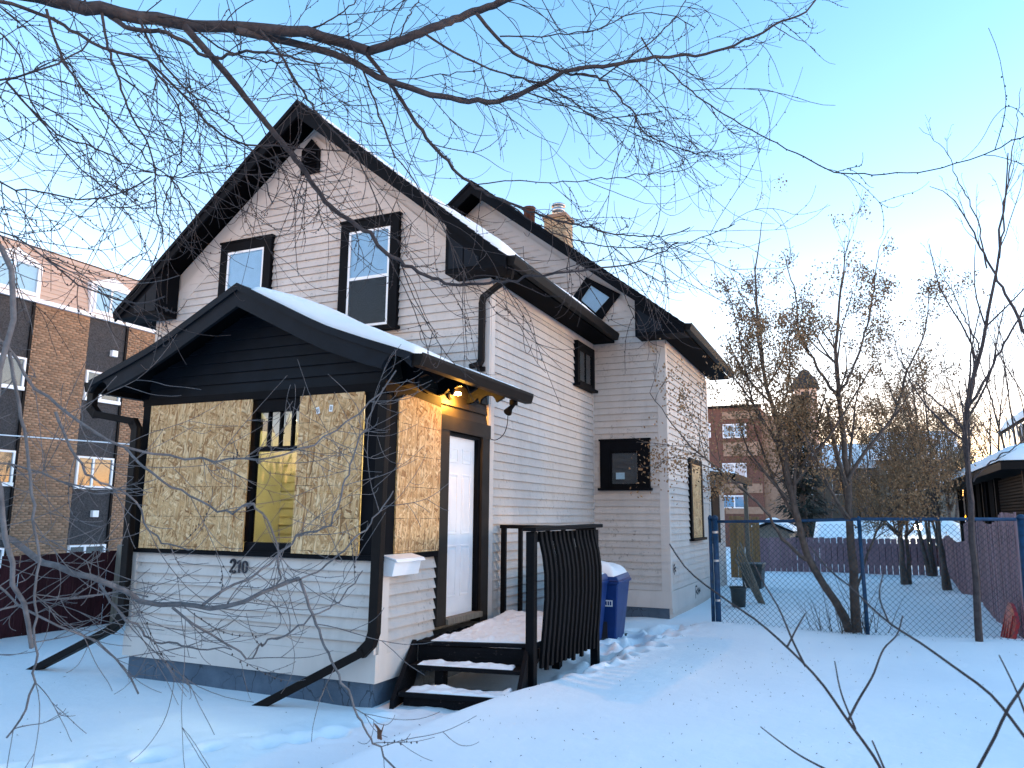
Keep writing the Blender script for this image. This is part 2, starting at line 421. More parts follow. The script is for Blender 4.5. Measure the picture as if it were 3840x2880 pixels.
def vnoise(x, y, seed, f):
    r = np.random.RandomState(seed); out = 0
    for k in range(6):
        a = r.uniform(0, 2*math.pi); fr = f*r.uniform(.6, 1.6); p = r.uniform(0, 6.28)
        out = out + np.sin((x*math.cos(a)+y*math.sin(a))*fr + p + 1.3*np.sin((x*math.sin(a)-y*math.cos(a))*fr*.7+p*2))
    return out/6

rngf = np.random.RandomState(11)
FOOT = []
path = smooth_line([(-1.6,-3.6),(-.7,-2.2),(-.1,-1.2),(.35,-.35),(.75,.1)], 40)
for i in range(16):
    p = path[rngf.randint(40)]; FOOT.append((p[0]+rngf.normal(0,.16), p[1]+rngf.normal(0,.12), .05+rngf.uniform(0,.05), .13))
path2 = smooth_line([(1.45,1.2),(1.42,2.0),(1.35,2.8),(1.38,3.6),(1.5,4.4),(1.75,5.2)], 40)
for i in range(110):
    p = path2[rngf.randint(40)]; FOOT.append((p[0]+rngf.normal(0,.17), p[1]+rngf.normal(0,.1), .03+rngf.uniform(0,.055), rngf.uniform(.10,.17)))
for i in range(26):
    FOOT.append((rngf.uniform(1.9,4.6), rngf.uniform(6.2,16), .04+rngf.uniform(0,.06), .16))
FOOT += [(-.62,-1.9,.07,.11), (-.38,-1.55,.07,.1), (-.9,-2.5,.06,.12)]

def H(x, y):
    x = np.asarray(x, float); y = np.asarray(y, float)
    left = -.205 - .02*np.sin(x*.8) - .03*sst(-2, -7, x)
    left = left + .05*np.exp(-((y+.3)/.5)**2)*sst(-.2, -1.2, x)*0 - .035*np.exp(-((y-.0)/.35)**2)*sst(.3, -.4, x)*sst(-3.6,-3.0,x)
    right = .005 + .10*np.exp(-(((x-2.3)/1.2)**2+((y-5.0)/1.2)**2)) + .035*sst(3, 6, x) + .03*np.sin(x*.9+y*.5)
    xb = np.interp(y, [-9,-4,-2,-1,.2,1.3,3,4.2,5.3], [.3,.55,.95,1.02,1.2,1.50,1.62,1.82,2.05])
    left = left + .17*sst(1.9, 3.0, y)*sst(.2, .9, x)
    k = sst(-.32, .16, x-xb)
    near = left*(1-k) + right*k
    back = -.075 - .06*sst(2.4, 1.2, x)*sst(12, 6, y) + .05*vnoise(x, y, 5, 1.1) + .16*np.exp(-((x-5.9)/.55)**2)*sst(6.0, 8, y)*(.6+.4*np.sin(y*1.3))
    kb = sst(4.9, 6.6, y - .25*(2.2-x)*(x < 2.2))
    z = near*(1-kb) + back*kb
    lf = sst(-5.5, -7.5, x); z = z*(1-lf) + (-.22)*lf
    far = sst(16, 40, np.hypot(x-2, y-2)); z = z*(1-far) - .25*far
    z = z + .012*vnoise(x, y, 2, 2.2) + .004*vnoise(x, y, 3, 9)
    trod = np.exp(-((x-np.interp(y, [-4,-2,-.3,.4,1.2,3,5.3], [-1.7,-.7,.35,.8,1.4,1.36,1.75]))/.42)**2)*sst(-4.5,-3,y)*sst(6.2,5,y)
    z = z + trod*(.018*vnoise(x, y, 7, 17) + .013*vnoise(x, y, 8, 33))
    for fx, fy, d, r in FOOT:
        q = ((x-fx)**2*1.4+(y-fy)**2)/r**2
        z = z - d*np.exp(-q**1.5) + d*.26*np.exp(-((np.sqrt(q)-1.35)/.35)**2)
    return z

def axis_pts(segs):
    out = []
    for a, b, n in segs: out += list(np.linspace(a, b, n, endpoint=False))
    return np.array(out + [segs[-1][1]])
gx = axis_pts([(-900,-60,14),(-60,-12,24),(-12,-5,60),(-5,7,330),(7,12,50),(12,60,24),(60,900,14)])
gy = axis_pts([(-900,-40,12),(-40,-7,20),(-7,-4,30),(-4,8,330),(8,22,120),(22,60,24),(60,900,14)])
GX, GY = np.meshgrid(gx, gy)
gv = np.stack([GX.ravel(), GY.ravel(), H(GX.ravel(), GY.ravel())], 1)
nx, ny = len(gx), len(gy)
ii = (np.arange(ny-1)[:,None]*nx + np.arange(nx-1)[None,:]).ravel()
gnd = fastmesh('ground', gv, np.stack([ii, ii+1, ii+nx+1, ii+nx], 1), M['snow'])
tag(gnd, 'blue shaded snow covering the yard', 'snowy ground', kind='structure')
def h1(x, y): return float(H(np.array([x]), np.array([y]))[0])

# ------------------------------------------------------------------ house
D, L2Y, WX, WB = 2.266, 6.44, 1.27, 10.33          # main front, wing front, wing right wall, wing back
XR, XLm = -2.925, -5.85                            # main ridge, left wall
house = thing('house', 'two storey white clapboard house with black trim, boarded porch and snowy roofs', 'house', (-2.3, 4.0, -.2))

rb = random.Random(4)
def board(mat, wall, o, u, n, a0, a1, a0t, a1t, z, e, t0=.029, t1=.003):
    """one lap board: origin o, along u, outward n"""
    o, u, n = V(*o), V(*u), V(*n); t = rb.uniform(-.0015, .0015)
    P = lambda a, b, c: o+u*a+n*b+V(0, 0, c)
    mb = MB()
    mb.hexa([P(a0,0,z), P(a0,t0+t,z), P(a1,t0+t,z), P(a1,0,z), P(a0t,0,z+e), P(a0t,t1,z+e), P(a1t,t1,z+e), P(a1t,0,z+e)])
    mb.build('siding_board', mat, wall)

def lap(mat, wall, o, u, n, z0, z1, e, span, split=0.0, jit=.002, t0=.029):
    """rows of boards; span(z) -> (a0, a1)"""
    z = z0
    while z < z1-.02:
        ee = min(e, z1-z)+.006
        a = span(z); b = span(min(z+ee, z1))
        if a[1]-a[0] > .05:
            b = (max(b[0], a[0]-.5), b[1]) if b[1] > b[0] else (sum(a)/2-.01, sum(a)/2+.01)
            zz = z+rb.uniform(-jit, jit)
            if rb.random() < split and a[1]-a[0] > 1.5:
                s = a[0]+(a[1]-a[0])*rb.uniform(.2, .8)
                board(mat, wall, o, u, n, a[0], s-.0015, b[0], s-.0015, zz, ee, t0); board(mat, wall, o, u, n, s+.0015, a[1], s+.0015, b[1], zz+rb.uniform(-.003, .003), ee, t0)
            else: board(mat, wall, o, u, n, a[0], a[1], b[0], b[1], zz, ee, t0)
        z += e
EX = .1118
mslope = (7.33-4.50)/(3.35)
def mgable(z):       # main front wall extent
    if z <= 4.50: return (XLm, 0.0)
    hw = (6.93-z)/.835; return (XR-hw, XR+hw)
# main front
wl_ = MB(); wl_.prism([(XLm, D+.02, -.4), (0, D+.02, -.4), (0, D+.02, 4.9), (XR, D+.02, 7.2), (XLm, D+.02, 4.9)], (0, .1, 0))
w1 = wl_.build('wall', M['whiteb'], house)
lap(M['white'], w1, (0, D+.02, 0), (1,0,0), (0,-1,0), 2.78, 6.85, EX, lambda z: (max(mgable(z)[0], XLm+.11), min(mgable(z)[1], -.11)), .35)
# frieze under the rakes, corner boards
mb = MB()
for s in (-1, 1):
    a, b = V(XR+s*2.86, D+.02, 4.55), V(XR, D+.02, 6.97)
    nrm = V(-(b-a)[2], 0, (b-a)[0]); nrm /= np.linalg.norm(nrm); nrm *= (1 if nrm[2] > 0 else -1)
    q = [a-nrm*.16, b-V(0,0,.21), b+V(0,0,.08), a+nrm*.06]
    mb.prism(q if s < 0 else q[::-1], (0, -.026, 0))
mb.build('frieze_board', M['whiteb'], house)
for x0, x1 in ((XLm-.005, XLm+.115), (-.115, .022)):
    mb = MB(); mb.box(x0, x1, D-.012, D+.02, -.1, 4.52); mb.build('corner_board', M['whiteb'], house)
# main side (x = 0)
mb = MB(); mb.box(-.12, -.02, D+.02, L2Y, -.4, 4.55); w2 = mb.build('wall', M['whiteb'], house)
lap(M['white'], w2, (-.02, 0, 0), (0,1,0), (1,0,0), .29, .29+EX*11, EX, lambda z: (D+.125, L2Y-.03), .55, t0=.040)
lap(M['white'], w2, (-.02, 0, 0), (0,1,0), (1,0,0), .29+EX*11, 4.40, EX, lambda z: (D+.125, L2Y-.03), .55)
mb = MB(); mb.box(-.02, .028, D+.021, D+.13, -.1, 4.38); mb.build('corner_board', M['whiteb'], house)
mb = MB(); mb.box(-.02, .010, D+.13, L2Y, 4.38, 4.56); mb.build('frieze_board', M['whiteb'], house)
mb = MB(); mb.box(-.02, .012, L2Y-.035, L2Y-.004, 0, 4.38); mb.build('corner_board', M['whiteb'], house)
mb = MB(); mb.box(-.02, .018, D+.03, L2Y-.002, .03, .29); mb.build('skirt_board', M['whiteb'], house)
# wing front
wr, wz = -2.22, 7.77
def wgable(z):
    if z <= 4.50: return (-5.7, WX)
    hw = (7.36-z)/.807; return (wr-hw, wr+hw)
mb = MB(); mb.prism([(-5.7, L2Y+.02, -.4), (WX-.02, L2Y+.02, -.4), (WX-.02, L2Y+.02, 4.9), (wr, L2Y+.02, 7.6), (-5.7, L2Y+.02, 4.9)], (0, .1, 0)); w3 = mb.build('wall', M['whiteb'], house)
mb = MB(); mb.box(WX-.12, WX-.02, L2Y+.12, WB, -.4, 4.55); w4 = mb.build('wall', M['whiteb'], house)
lap(M['white'], w3, (0, L2Y+.02, 0), (1,0,0), (0,-1,0), .335, 7.25, EX, lambda z: ((.0 if z < 4.45 else max(wgable(z)[0], -2.9+.0)), min(wgable(z)[1], WX-.13)), .2, t0=.034)
lap(M['white'], w4, (WX-.02, 0, 0), (0,1,0), (1,0,0), .335, 4.36, EX, lambda z: (L2Y+.11, WB-.1), .5)
mb = MB()
a, b = V(wr+3.10, L2Y+.02, 4.885), V(wr, L2Y+.02, 7.40)
nrm = V(.63, 0, .777); mb.prism([b-V(0,0,.24), a-nrm*.17, a+nrm*.06, b+V(0,0,.08)], (0, -.026, 0))
a, b = V(wr-2.0, L2Y+.02, 5.76), V(wr, L2Y+.02, 7.40); nrm = V(-.63, 0, .777); mb.prism([a-nrm*.17, b-V(0,0,.24), b+V(0,0,.08), a+nrm*.06], (0, -.0255, 0))
mb.build('frieze_board', M['whiteb'], house)
mb = MB(); mb.box(WX-.135, WX+.0, L2Y-.014, L2Y+.02, .33, 4.5); mb.build('corner_board', M['whiteb'], house)
mb = MB(); mb.box(WX-.02, WX+.016, L2Y-.012, L2Y+.105, .33, 4.4); mb.build('corner_board', M['whiteb'], house)
mb = MB(); mb.box(WX-.02, WX+.014, WB-.1, WB+.01, .0, 4.4); mb.build('corner_board', M['whiteb'], house)
mb = MB(); mb.box(WX-.02, WX+.01, L2Y+.105, WB-.1, 4.36, 4.56); mb.build('frieze_board', M['whiteb'], house)
mb = MB(); mb.box(.0, WX+.02, L2Y-.018, L2Y+.02, .065, .33); mb.build('skirt_board', M['whiteb'], house)
mb = MB(); mb.box(WX-.02, WX+.022, L2Y+.021, WB+.012, -.02, .328); mb.build('skirt_board', M['whiteb'], house)
mb = MB(); mb.box(.02, WX-.03, L2Y+.005, WB-.02, -.7, .06); mb.build('foundation', M['found'], house)
mb = MB(); mb.box(-5.8, WX-.12, WB-.1, WB, -.4, 4.6); mb.prism([(-5.7,WB-.1,4.6),(WX-.12,WB-.1,4.6),(wr,WB-.1,7.5)], (0,.1,0)); mb.build('wall', M['whiteb'], house)
mb = MB(); mb.box(-5.85, -5.75, D+.12, WB-.1, -.4, 4.6); mb.build('wall', M['whiteb'], house)
mb = MB(); mb.prism([(-.12+WX, WB, -.4), (-1.5, WB, -.4), (-1.5, WB, 2.75), (-.12+WX, WB, 2.35)], (0, 2.6, 0)); w5 = mb.build('wall', M['whiteb'], house)

# ---- main and wing roofs
def roof_pair(ridge_x, ridge_z, hl, hr, eave_z, y0, y1, board_h, name='roof'):
    """gable roof, ridge along y; returns roof object"""
    th = .05
    mb = MB()
    for s, hw in ((-1, hl), (1, hr)):
        xe = ridge_x+s*hw
        sl = np.array([xe-ridge_x, eave_z-ridge_z]); ln = np.hypot(*sl); nz = V(-sl[1], 0, sl[0])/ln*s
        for k in range(int(ln/.14)):             # courses of shingles, each a little proud of the next
            f0, f1 = k*.14/ln, min(1, ((k+1)*.14+.012)/ln)
            p0 = V(ridge_x+sl[0]*f0, 0, ridge_z+sl[1]*f0); p1 = V(ridge_x+sl[0]*f1, 0, ridge_z+sl[1]*f1)
            A, B = p0+nz*.006, p1+nz*.018
            q = [(p0[0],y0,p0[2]),(p1[0],y0,p1[2]),(B[0],y0,B[2]),(A[0],y0,A[2])]
            mb.prism(q if s > 0 else q[::-1], (0, y1-y0, 0))
    ro = mb.build(name, M['shingle'], house)
    mb = MB()
    for s, hw in ((-1, hl), (1, hr)):            # deck boards seen from below
        xe = ridge_x+s*hw
        q = [(ridge_x, y0+.03, ridge_z-.002), (xe, y0+.03, eave_z-.002), (xe, y0+.03, eave_z-.05), (ridge_x, y0+.03, ridge_z-.05)]
        mb.prism(q if s > 0 else q[::-1], (0, y1-y0-.06, 0))
    mb.build('soffit', M['soffit'], ro)
    for s, hw in ((-1, hl), (1, hr)):
        xe = ridge_x+s*hw; mb = MB()
        q = [(ridge_x, y0, ridge_z-.001), (xe, y0, eave_z-.001), (xe, y0, eave_z-board_h*.8), (ridge_x, y0, ridge_z-board_h*1.27)]
        mb.prism(q if s > 0 else q[::-1], (0, .035, 0))
        mb2 = [(ridge_x, y0-.018, ridge_z+.012), (xe, y0-.018, eave_z+.012), (xe, y0-.018, eave_z-.055), (ridge_x, y0-.018, ridge_z-.06)]
        mb.prism(mb2 if s > 0 else mb2[::-1], (0, .0175, 0))
        mb.build('barge_board', M['blacktrim'], ro)
    return ro

r_main = roof_pair(XR, 7.40, 3.38, 3.34, 4.60, 1.85, 6.36, .2)
r_wing = roof_pair(wr, wz, 3.93, 3.93, 4.60, 5.95, 10.75, .2)
def cornice(roof, x0, xe, slope_z, ya, yb, zb):
    """boxed eave return at the foot of a gable"""
    mb = MB(); q = [(x0, ya, zb), (xe, ya, zb), (xe, ya, 4.56), (x0, ya, slope_z)]
    mb.prism(q if xe > x0 else q[::-1], (0, yb-ya, 0)); mb.build('cornice_return', M['blacktrim'], roof)
    for k in range(3):                            # boards of the end panel
        xa = x0+(xe-x0)*(k*.26+.06); xb2 = x0+(xe-x0)*(k*.26+.30); za = slope_z+(4.56-slope_z)*(k*.26+.06); zc = slope_z+(4.56-slope_z)*(k*.26+.30)
        mb = MB(); q = [(xa, ya-.012, zb+.05), (xb2, ya-.012, zb+.05), (xb2, ya-.012, zc-.19), (xa, ya-.012, za-.19)]
        if zc-.19 > zb+.1:
            mb.prism(q if xe > x0 else q[::-1], (0, .0115, 0)); mb.build('panel_board', M['black'], roof)
cornice(r_main, -.435, .405, 5.20, 1.886, D-.02, 4.49)
cornice(r_main, -5.415, -6.30, 5.24, 1.886, D-.02, 4.49)
cornice(r_wing, .89, 1.70, 5.15, 5.986, L2Y-.022, 4.47)
mb = MB(); mb.box(.025, .40, D-.019, L2Y+.0, 4.49, 4.53); mb.build('soffit', M['soffit'], r_main)
mb = MB(); mb.box(-6.28, XLm-.01, D-.019, L2Y, 4.49, 4.53); mb.build('soffit', M['soffit'], r_main)
mb = MB(); mb.box(WX+.025, 1.70, L2Y-.02, 10.7, 4.47, 4.51); mb.build('soffit', M['soffit'], r_wing)

def gutter(roof, x, y0, y1, z, s=1, mat='brownblack'):
    mb = MB(); k = .11*s
    prof = [(0, .0), (0, -.115), (k*.75, -.115), (k, -.03), (k, .0), (k*.9, 0), (k*.9, -.03), (k*.7, -.10), (.012*s, -.10), (.012*s, 0)]
    q = [(x+a, y0, z+b) for a, b in prof]
    mb.prism(q if s > 0 else q[::-1], (0, y1-y0, 0)); mb.poly([(x, y0+.003, z), (x, y0+.003, z-.112), (x+k*.75, y0+.003, z-.112), (x+k, y0+.003, z-.01)])
    mb.poly([(x, y1-.003, z), (x, y1-.003, z-.112), (x+k*.75, y1-.003, z-.112), (x+k, y1-.003, z-.01)])
    mb.build('gutter', M[mat], roof)
gutter(r_main, .418, 1.90, 6.30, 4.62)
gutter(r_wing, 1.712, 6.0, 10.75, 4.62)
gutter(r_main, -6.31, 1.90, 6.30, 4.62, -1)

def rect_tube(path, a, b, name, mat, parent):
    mb = MB(); P = [V(*p) for p in path]
    for i in range(len(P)-1):
        d = P[i+1]-P[i]; d /= np.linalg.norm(d); e = .02 if 0 < i else 0
        mb.bar(P[i]-d*e, P[i+1]+d*(.02 if i < len(P)-2 else 0), a, b, up=(0, 1, 0) if abs(d[2]) > .6 else (0, 0, 1))
    return mb.build(name, M[mat], parent, bevel=.008)
rect_tube([(.40, 2.05, 4.50), (.36, 2.1, 4.42), (-.05, 2.2, 4.23), (-.07, 2.205, 4.15), (-.07, 2.205, 3.42), (-.09, 2.19, 3.37), (-.19, 2.12, 3.33)], .075, .06, 'downspout', 'brownblack', house)
mb = MB(); mb.box(-.13, -.03, 2.215, 2.25, 3.28, 3.34); mb.build('bracket', M['brownblack'], house)

# ---- windows on the main front: trim > sash, pane
def window_y(name, x0, x1, z0, z1, y, tw, two=True, mat='blacktrim', sash='vinyl', blind=1.0, sill=True, parent=house, depthin=.0):
    """window facing -y: outer trim box x0..x1, z0..z1"""
    mb = MB(); yo = y-.066
    mb.box(x0, x0+tw, yo, y+.02, z0, z1); mb.box(x1-tw, x1, yo, y+.02, z0, z1)
    mb.box(x0+tw, x1-tw, yo+.001, y+.02, z1-tw*1.05, z1-.001); mb.box(x0-.02, x1+.02, yo-.012, y+.02, z1, z1+.03)
    wo_ = mb.build(name, M[mat], parent)
    if sill:
        mb = MB(); mb.box(x0-.03, x1+.03, yo-.05, y+.02, z0-.045, z0-.001); mb.box(x0+tw, x1-tw, yo+.004, y+.02, z0, z0+.03); mb.build('sill', M[mat], wo_)
    a0, a1, c0, c1 = x0+tw+.002, x1-tw-.002, z0+.031, z1-tw*1.05-.002
    yg = yo+.022
    mb = MB(); f = .034
    mb.box(a0, a0+f, yg-.012, yg+.02, c0, c1); mb.box(a1-f, a1, yg-.012, yg+.02, c0, c1)
    mb.box(a0+f, a1-f, yg-.012, yg+.02, c1-f, c1); mb.box(a0+f, a1-f, yg-.012, yg+.02, c0, c0+f)
    zm = (c0+c1)/2
    if two: mb.box(a0+f, a1-f, yg-.010, yg+.018, zm-.02, zm+.022)
    mb.build('sash', M[sash], wo_)
    for (p, q) in ((c0+f, zm-.02), (zm+.022, c1-f)) if two else ((c0+f, c1-f),):
        mb = MB(); mb.box(a0+f, a1-f, yg, yg+.004, p, q); mb.build('pane', M['glass'], wo_)
        if two and p < zm-.1: mb = MB(); mb.box(a0+f, a1-f, yg-.008, yg-.006, p, q); mb.build('dimming_sheet', M['screen'], wo_)  # added dark sheet, dims the lower pane
    mb = MB()
    zb = c1-(c1-c0)*blind
    if blind > .02: mb.box(a0+.01, a1-.01, yg+.012, yg+.016, max(zb, c0), c1); mb.build('blind', M['blind'], wo_)
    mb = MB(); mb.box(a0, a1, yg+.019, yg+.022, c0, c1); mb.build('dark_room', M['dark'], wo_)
    return wo_
window_y('window', -2.31, -1.35, 3.99, 5.55, D, .135, True, blind=.5)
window_y('window', -4.55, -3.565, 3.99, 5.56, D, .135, True, blind=1.0)
# gable vent, louvred
mb = MB(); q = [(-3.12, D, 6.45), (-2.79, D, 6.45), (-2.79, D, 6.80), (-2.95, D, 6.99), (-3.12, D, 6.83)]
mb.prism(q, (0, -.04, 0)); vent = mb.build('gable_vent', M['blacktrim'], house)
for k in range(7):
    mb = MB(); z = 6.50+k*.048; mb.hexa([(-3.08,D-.062,z),(-2.83,D-.062,z),(-2.83,D-.041,z+.03),(-3.08,D-.041,z+.03),(-3.08,D-.062,z+.008),(-2.83,D-.062,z+.008),(-2.83,D-.041,z+.038),(-3.08,D-.041,z+.038)]); mb.build('slat', M['soffit'], vent)

# side window of the main block (faces +x)
def window_x(x, y0, y1, z0, z1, tw, pane_mat='glass', sash='blacktrim', two=False, parent=house):
    mb = MB(); xo = x+.066
    mb.box(x-.02, xo, y0, y0+tw, z0, z1); mb.box(x-.02, xo, y1-tw, y1, z0, z1); mb.box(x-.02, xo-.001, y0+tw, y1-tw, z1-tw, z1-.001)
    wo_ = mb.build('window', M['blacktrim'], parent)
    mb = MB(); mb.box(x-.02, xo+.05, y0-.03, y1+.03, z0-.045, z0-.001); mb.box(x-.02, xo-.004, y0+tw, y1-tw, z0, z0+.03); mb.build('sill', M['blacktrim'], wo_)
    a0, a1, c0, c1, f = y0+tw+.002, y1-tw-.002, z0+.031, z1-tw-.002, .035; xg = xo-.022
    mb = MB()
    mb.box(xg-.02, xg+.012, a0, a0+f, c0, c1); mb.box(xg-.02, xg+.012, a1-f, a1, c0, c1); mb.box(xg-.02, xg+.012, a0+f, a1-f, c1-f, c1); mb.box(xg-.02, xg+.012, a0+f, a1-f, c0, c0+f)
    mb.box(xg-.018, xg+.010, (a0+a1)/2-.012, (a0+a1)/2+.012, c0+f, c1-f)
    mb.build('sash', M[sash], wo_)
    for p, q in ((a0+f, (a0+a1)/2-.012), ((a0+a1)/2+.012, a1-f)):
        mb = MB(); mb.box(xg-.004, xg, p, q, c0+f, c1-f); mb.build('pane', M['glass'], wo_)
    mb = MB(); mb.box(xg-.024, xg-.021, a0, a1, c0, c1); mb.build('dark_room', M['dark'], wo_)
    return wo_
window_x(0, 5.46, 6.34, 3.655, 4.37, .10)
# small square window on the wing front
window_y('window', .13, .985, 1.985, 2.78, L2Y, .17, False, blind=0, sash='blacktrim')
mb = MB(); mb.box(.40, .55, L2Y-.034, L2Y-.031, 2.13, 2.24); mb.build('notice', M['paper'], house)
# tilted window following the wing rake
mb = MB()
Wc = [V(-.09, 0, 5.733), V(-.37, 0, 5.36), V(.184, 0, 4.929), V(.52, 0, 5.354)]
Wi = [V(-.011, 0, 5.575), V(-.204, 0, 5.329), V(.078, 0, 5.059), V(.335, 0, 5.309)]
cen = sum(Wc)/4
for i in range(4):
    j = (i+1) % 4; q = [V(p[0], L2Y-.012, p[2]) for p in (Wc[i], Wc[j], Wi[j], Wi[i])]
    mb.prism(q, (0, -.05, 0))
tw_ = mb.build('window', M['blacktrim'], house)
mb = MB(); mb.prism([V(p[0], L2Y-.036, p[2]) for p in Wi], (0, -.005, 0)); mb.build('pane', M['glass'], tw_)
mb = MB(); mb.prism([V(p[0], L2Y-.022, p[2]) for p in Wi], (0, -.004, 0)); mb.build('blind', M['blind'], tw_)
# boarded window on the wing side
mb = MB(); mb.box(WX-.02, WX+.045, 8.13, 8.27, 1.13, 2.60); mb.box(WX-.02, WX+.045, 9.17, 9.31, 1.13, 2.60); mb.box(WX-.02, WX+.044, 8.27, 9.17, 2.5, 2.599); wbd = mb.build('window', M['blacktrim'], house)
mb = MB(); mb.box(WX-.02, WX+.09, 8.10, 9.34, 1.08, 1.129); mb.build('sill', M['blacktrim'], wbd)
mb = MB(); mb.box(WX+.0, WX+.035, 8.272, 9.168, 1.131, 2.498); mb.build('strand_board', M['osb2'], wbd)
# graffiti tags sprayed on the wing's lower boards
def strokes(o, u, n, lines, wdt, mat, parent, name='graffiti'):
    mb = MB(); o, u, n = V(*o), V(*u), V(*n)
    for ln in lines:
        for (a, b), (c, d) in zip(ln[:-1], ln[1:]):
            p, q = o+u*a+V(0,0,b)+n*.001, o+u*c+V(0,0,d)+n*.001; dd = q-p; dd /= np.linalg.norm(dd)+1e-9; s = np.cross(n, dd)*wdt/2
            mb.prism([p-s-dd*wdt*.4, q-s+dd*wdt*.4, q+s+dd*wdt*.4, p+s-dd*wdt*.4], n*.0012)
    return mb.build(name, M[mat], parent)
strokes((WX+.0225, 8.35, .06), (0,1,0), (1,0,0), [[(0,0),(.02,.2),(.14,.2),(.16,.13),(.05,.10)],[(.07,.10),(.2,.05),(.22,.14)],[(.25,.05),(.3,.15),(.36,.06),(.42,.14),(.46,.08)],[(.3,.1),(.44,.1)]], .028, 'ink', house)
strokes((WX+.016, 6.62, .62), (0,1,0), (1,0,0), [[(0,0),(.02,.10),(.10,.12)],[(.03,.05),(.16,.07)],[(.06,-.03),(.10,.03),(.17,.01)]], .03, 'ink', house)
# chimney: bricks, cap, steel flue
cx0, cx1, cy0, cy1 = -1.86, -1.36, 8.75, 9.25
mb = MB(); mb.box(cx0+.012, cx1-.012, cy0+.012, cy1-.012, 6.9, 7.98); chim = mb.build('chimney', M['mortar'], house)
bm_ = {}
for k in range(16):
    z = 6.95+k*.066
    off = 0 if k % 2 else .062
    for face in (0, 1):
        t = -off if face == 0 else -(.062-off)
        while t < .5-.01:
            a, b = max(t, 0), min(t+.118, .5)
            if b-a > .02:
                mb = MB()
                if face == 0: mb.box(cx0+a+.002, cx0+b-.004, cy0, cy0+.03, z, z+.056)
                else: mb.box(cx1-.03, cx1, cy0+.031 if a < .031 else cy0+a+.002, cy0+b-.004, z, z+.056)
                mb.build('brick', M['chimbrick'], chim)
            t += .124
mb = MB(); mb.box(cx0-.03, cx1+.03, cy0-.03, cy1+.03, 7.98, 8.06); mb.build('chimney_cap', M['mortar'], chim)
mb = MB(); mb.lathe(((cx0+cx1)/2, (cy0+cy1)/2, 8.06), [(.13, 0), (.11, .06), (.11, .12), (.145, .13), (.15, .20), (.11, .22), (.11, .26), (.16, .27), (.15, .31), (.02, .34)], 20); mb.build('flue', M['steel'], chim, True)
mb = MB(); mb.lathe((-2.36, 9.1, 7.3), [(.13, 0), (.13, 1.08), (.145, 1.09), (.145, 1.16), (.11, 1.16), (.11, 1.0)], 20); mb.build('vent_pipe', M['rust'], house, True)

# ------------------------------------------------------------------ porch (front part of the house)
PL = -3.2
mb = MB(); mb.box(PL+.03, -.03, .03, D, -.8, .0); mb.build('foundation', M['found'], house)
mb = MB(); mb.box(PL-.02, .022, -.022, .03, .0, .25); mb.box(.0, .0225, .03, 1.19, .0, .24); mb.build('skirt_board', M['whiteb'], house)
mb = MB(); mb.box(PL+.02, -.02, .02, .10, .0, 1.10); w6 = mb.build('wall', M['whiteb'], house)
lap(M['white'], w6, (0, .02, 0), (1,0,0), (0,-1,0), .25, 1.085, .1045, lambda z: (PL+.07, -.05), .1, t0=.042)
mb = MB(); mb.box(PL, PL+.075, -.026, .02, .25, 1.085); mb.build('corner_board', M['whiteb'], house)
mb = MB(); mb.box(-.06, .0, -.026, .02, .25, 1.085); mb.build('corner_board', M['whiteb'], house)
mb = MB(); mb.box(-.10, -.02, .10, 1.06, .0, 1.10); w7 = mb.build('wall', M['whiteb'], house)
lap(M['white'], w7, (-.02, 0, 0), (0,1,0), (1,0,0), .24, 1.085, .1045, lambda z: (.16, 1.055), 0, t0=.040)
mb = MB(); mb.box(-.02, .024, .0205, .16, .24, 1.085); mb.build('corner_board', M['whiteb'], house)
# left wall of the porch (a glazed side, out of view): low wall and posts only
mb = MB(); mb.box(PL, PL+.08, .1, D, 0, 2.6); mb.build('wall', M['whiteb'], house)
mb = MB(); mb.box(PL+.081, PL+.1, .132, D-.085, .38, 2.739); mb.build('wall', M['yellow'], house)
# sill band, posts, beam
mb = MB(); mb.box(PL-.03, .03, -.04, .10, 1.086, 1.135); mb.box(-1.62, -.96, -.02, .10, 1.1355, 1.225); mb.build('sill', M['blacktrim'], house)
mb = MB(); mb.box(-.10, .035, .1005, 1.06, 1.086, 1.135); mb.build('sill', M['blacktrim'], house)
mb = MB(); mb.box(PL-.02, PL+.13, -.025, .13, 1.1355, 2.69); mb.build('corner_post', M['blacktrim'], house)
mb = MB(); mb.box(-.205, .0, -.02, .03, 1.1355, 2.69); mb.box(-.1, .02, .045, .215, 1.1355, 2.69); mb.build('corner_post', M['blacktrim'], house)
mb = MB(); mb.box(PL-.03, .03, -.03, .12, 2.69, 2.775); mb.box(-.10, .03, .1205, 1.06, 2.66, 2.7745); mb.box(PL, PL+.1, .1205, D, 2.6, 2.775); mb.build('beam', M['blacktrim'], house)
# porch gable wall with black boards
PR, PRZ = -1.6, 3.84
def ptop(x):
    d = abs(x-PR); return PRZ - (.5*d if d < 1.12 else .56+.34*(d-1.12))
mb = MB(); mb.prism([(PL, .04, 2.776), (.0, .04, 2.776), (0, .04, ptop(0)-.06), (-.48, .04, ptop(-.48)-.06), (PR, .04, PRZ-.06), (-2.72, .04, ptop(-2.72)-.06), (PL, .04, ptop(PL)-.06)], (0, .06, 0)); w8 = mb.build('wall', M['black'], house)
def pspan(z):
    z = z+.02
    hw = (PRZ-.05-z)/.5 if z > PRZ-.61 else 1.12+(PRZ-.61-z)/.34
    return (max(PR-hw, PL), min(PR+hw, 0.0))
lap(M['black'], w8, (0, .04, 0), (1,0,0), (0,-1,0), 2.78, 3.66, .1175, pspan, 0)
mb = MB(); mb.box(-.10, -.02, 1.06, D, 2.60, 3.02); mb.box(-.10, -.02, .1, 1.06, 2.776, 3.02); w9 = mb.build('wall', M['charcoal'], house)
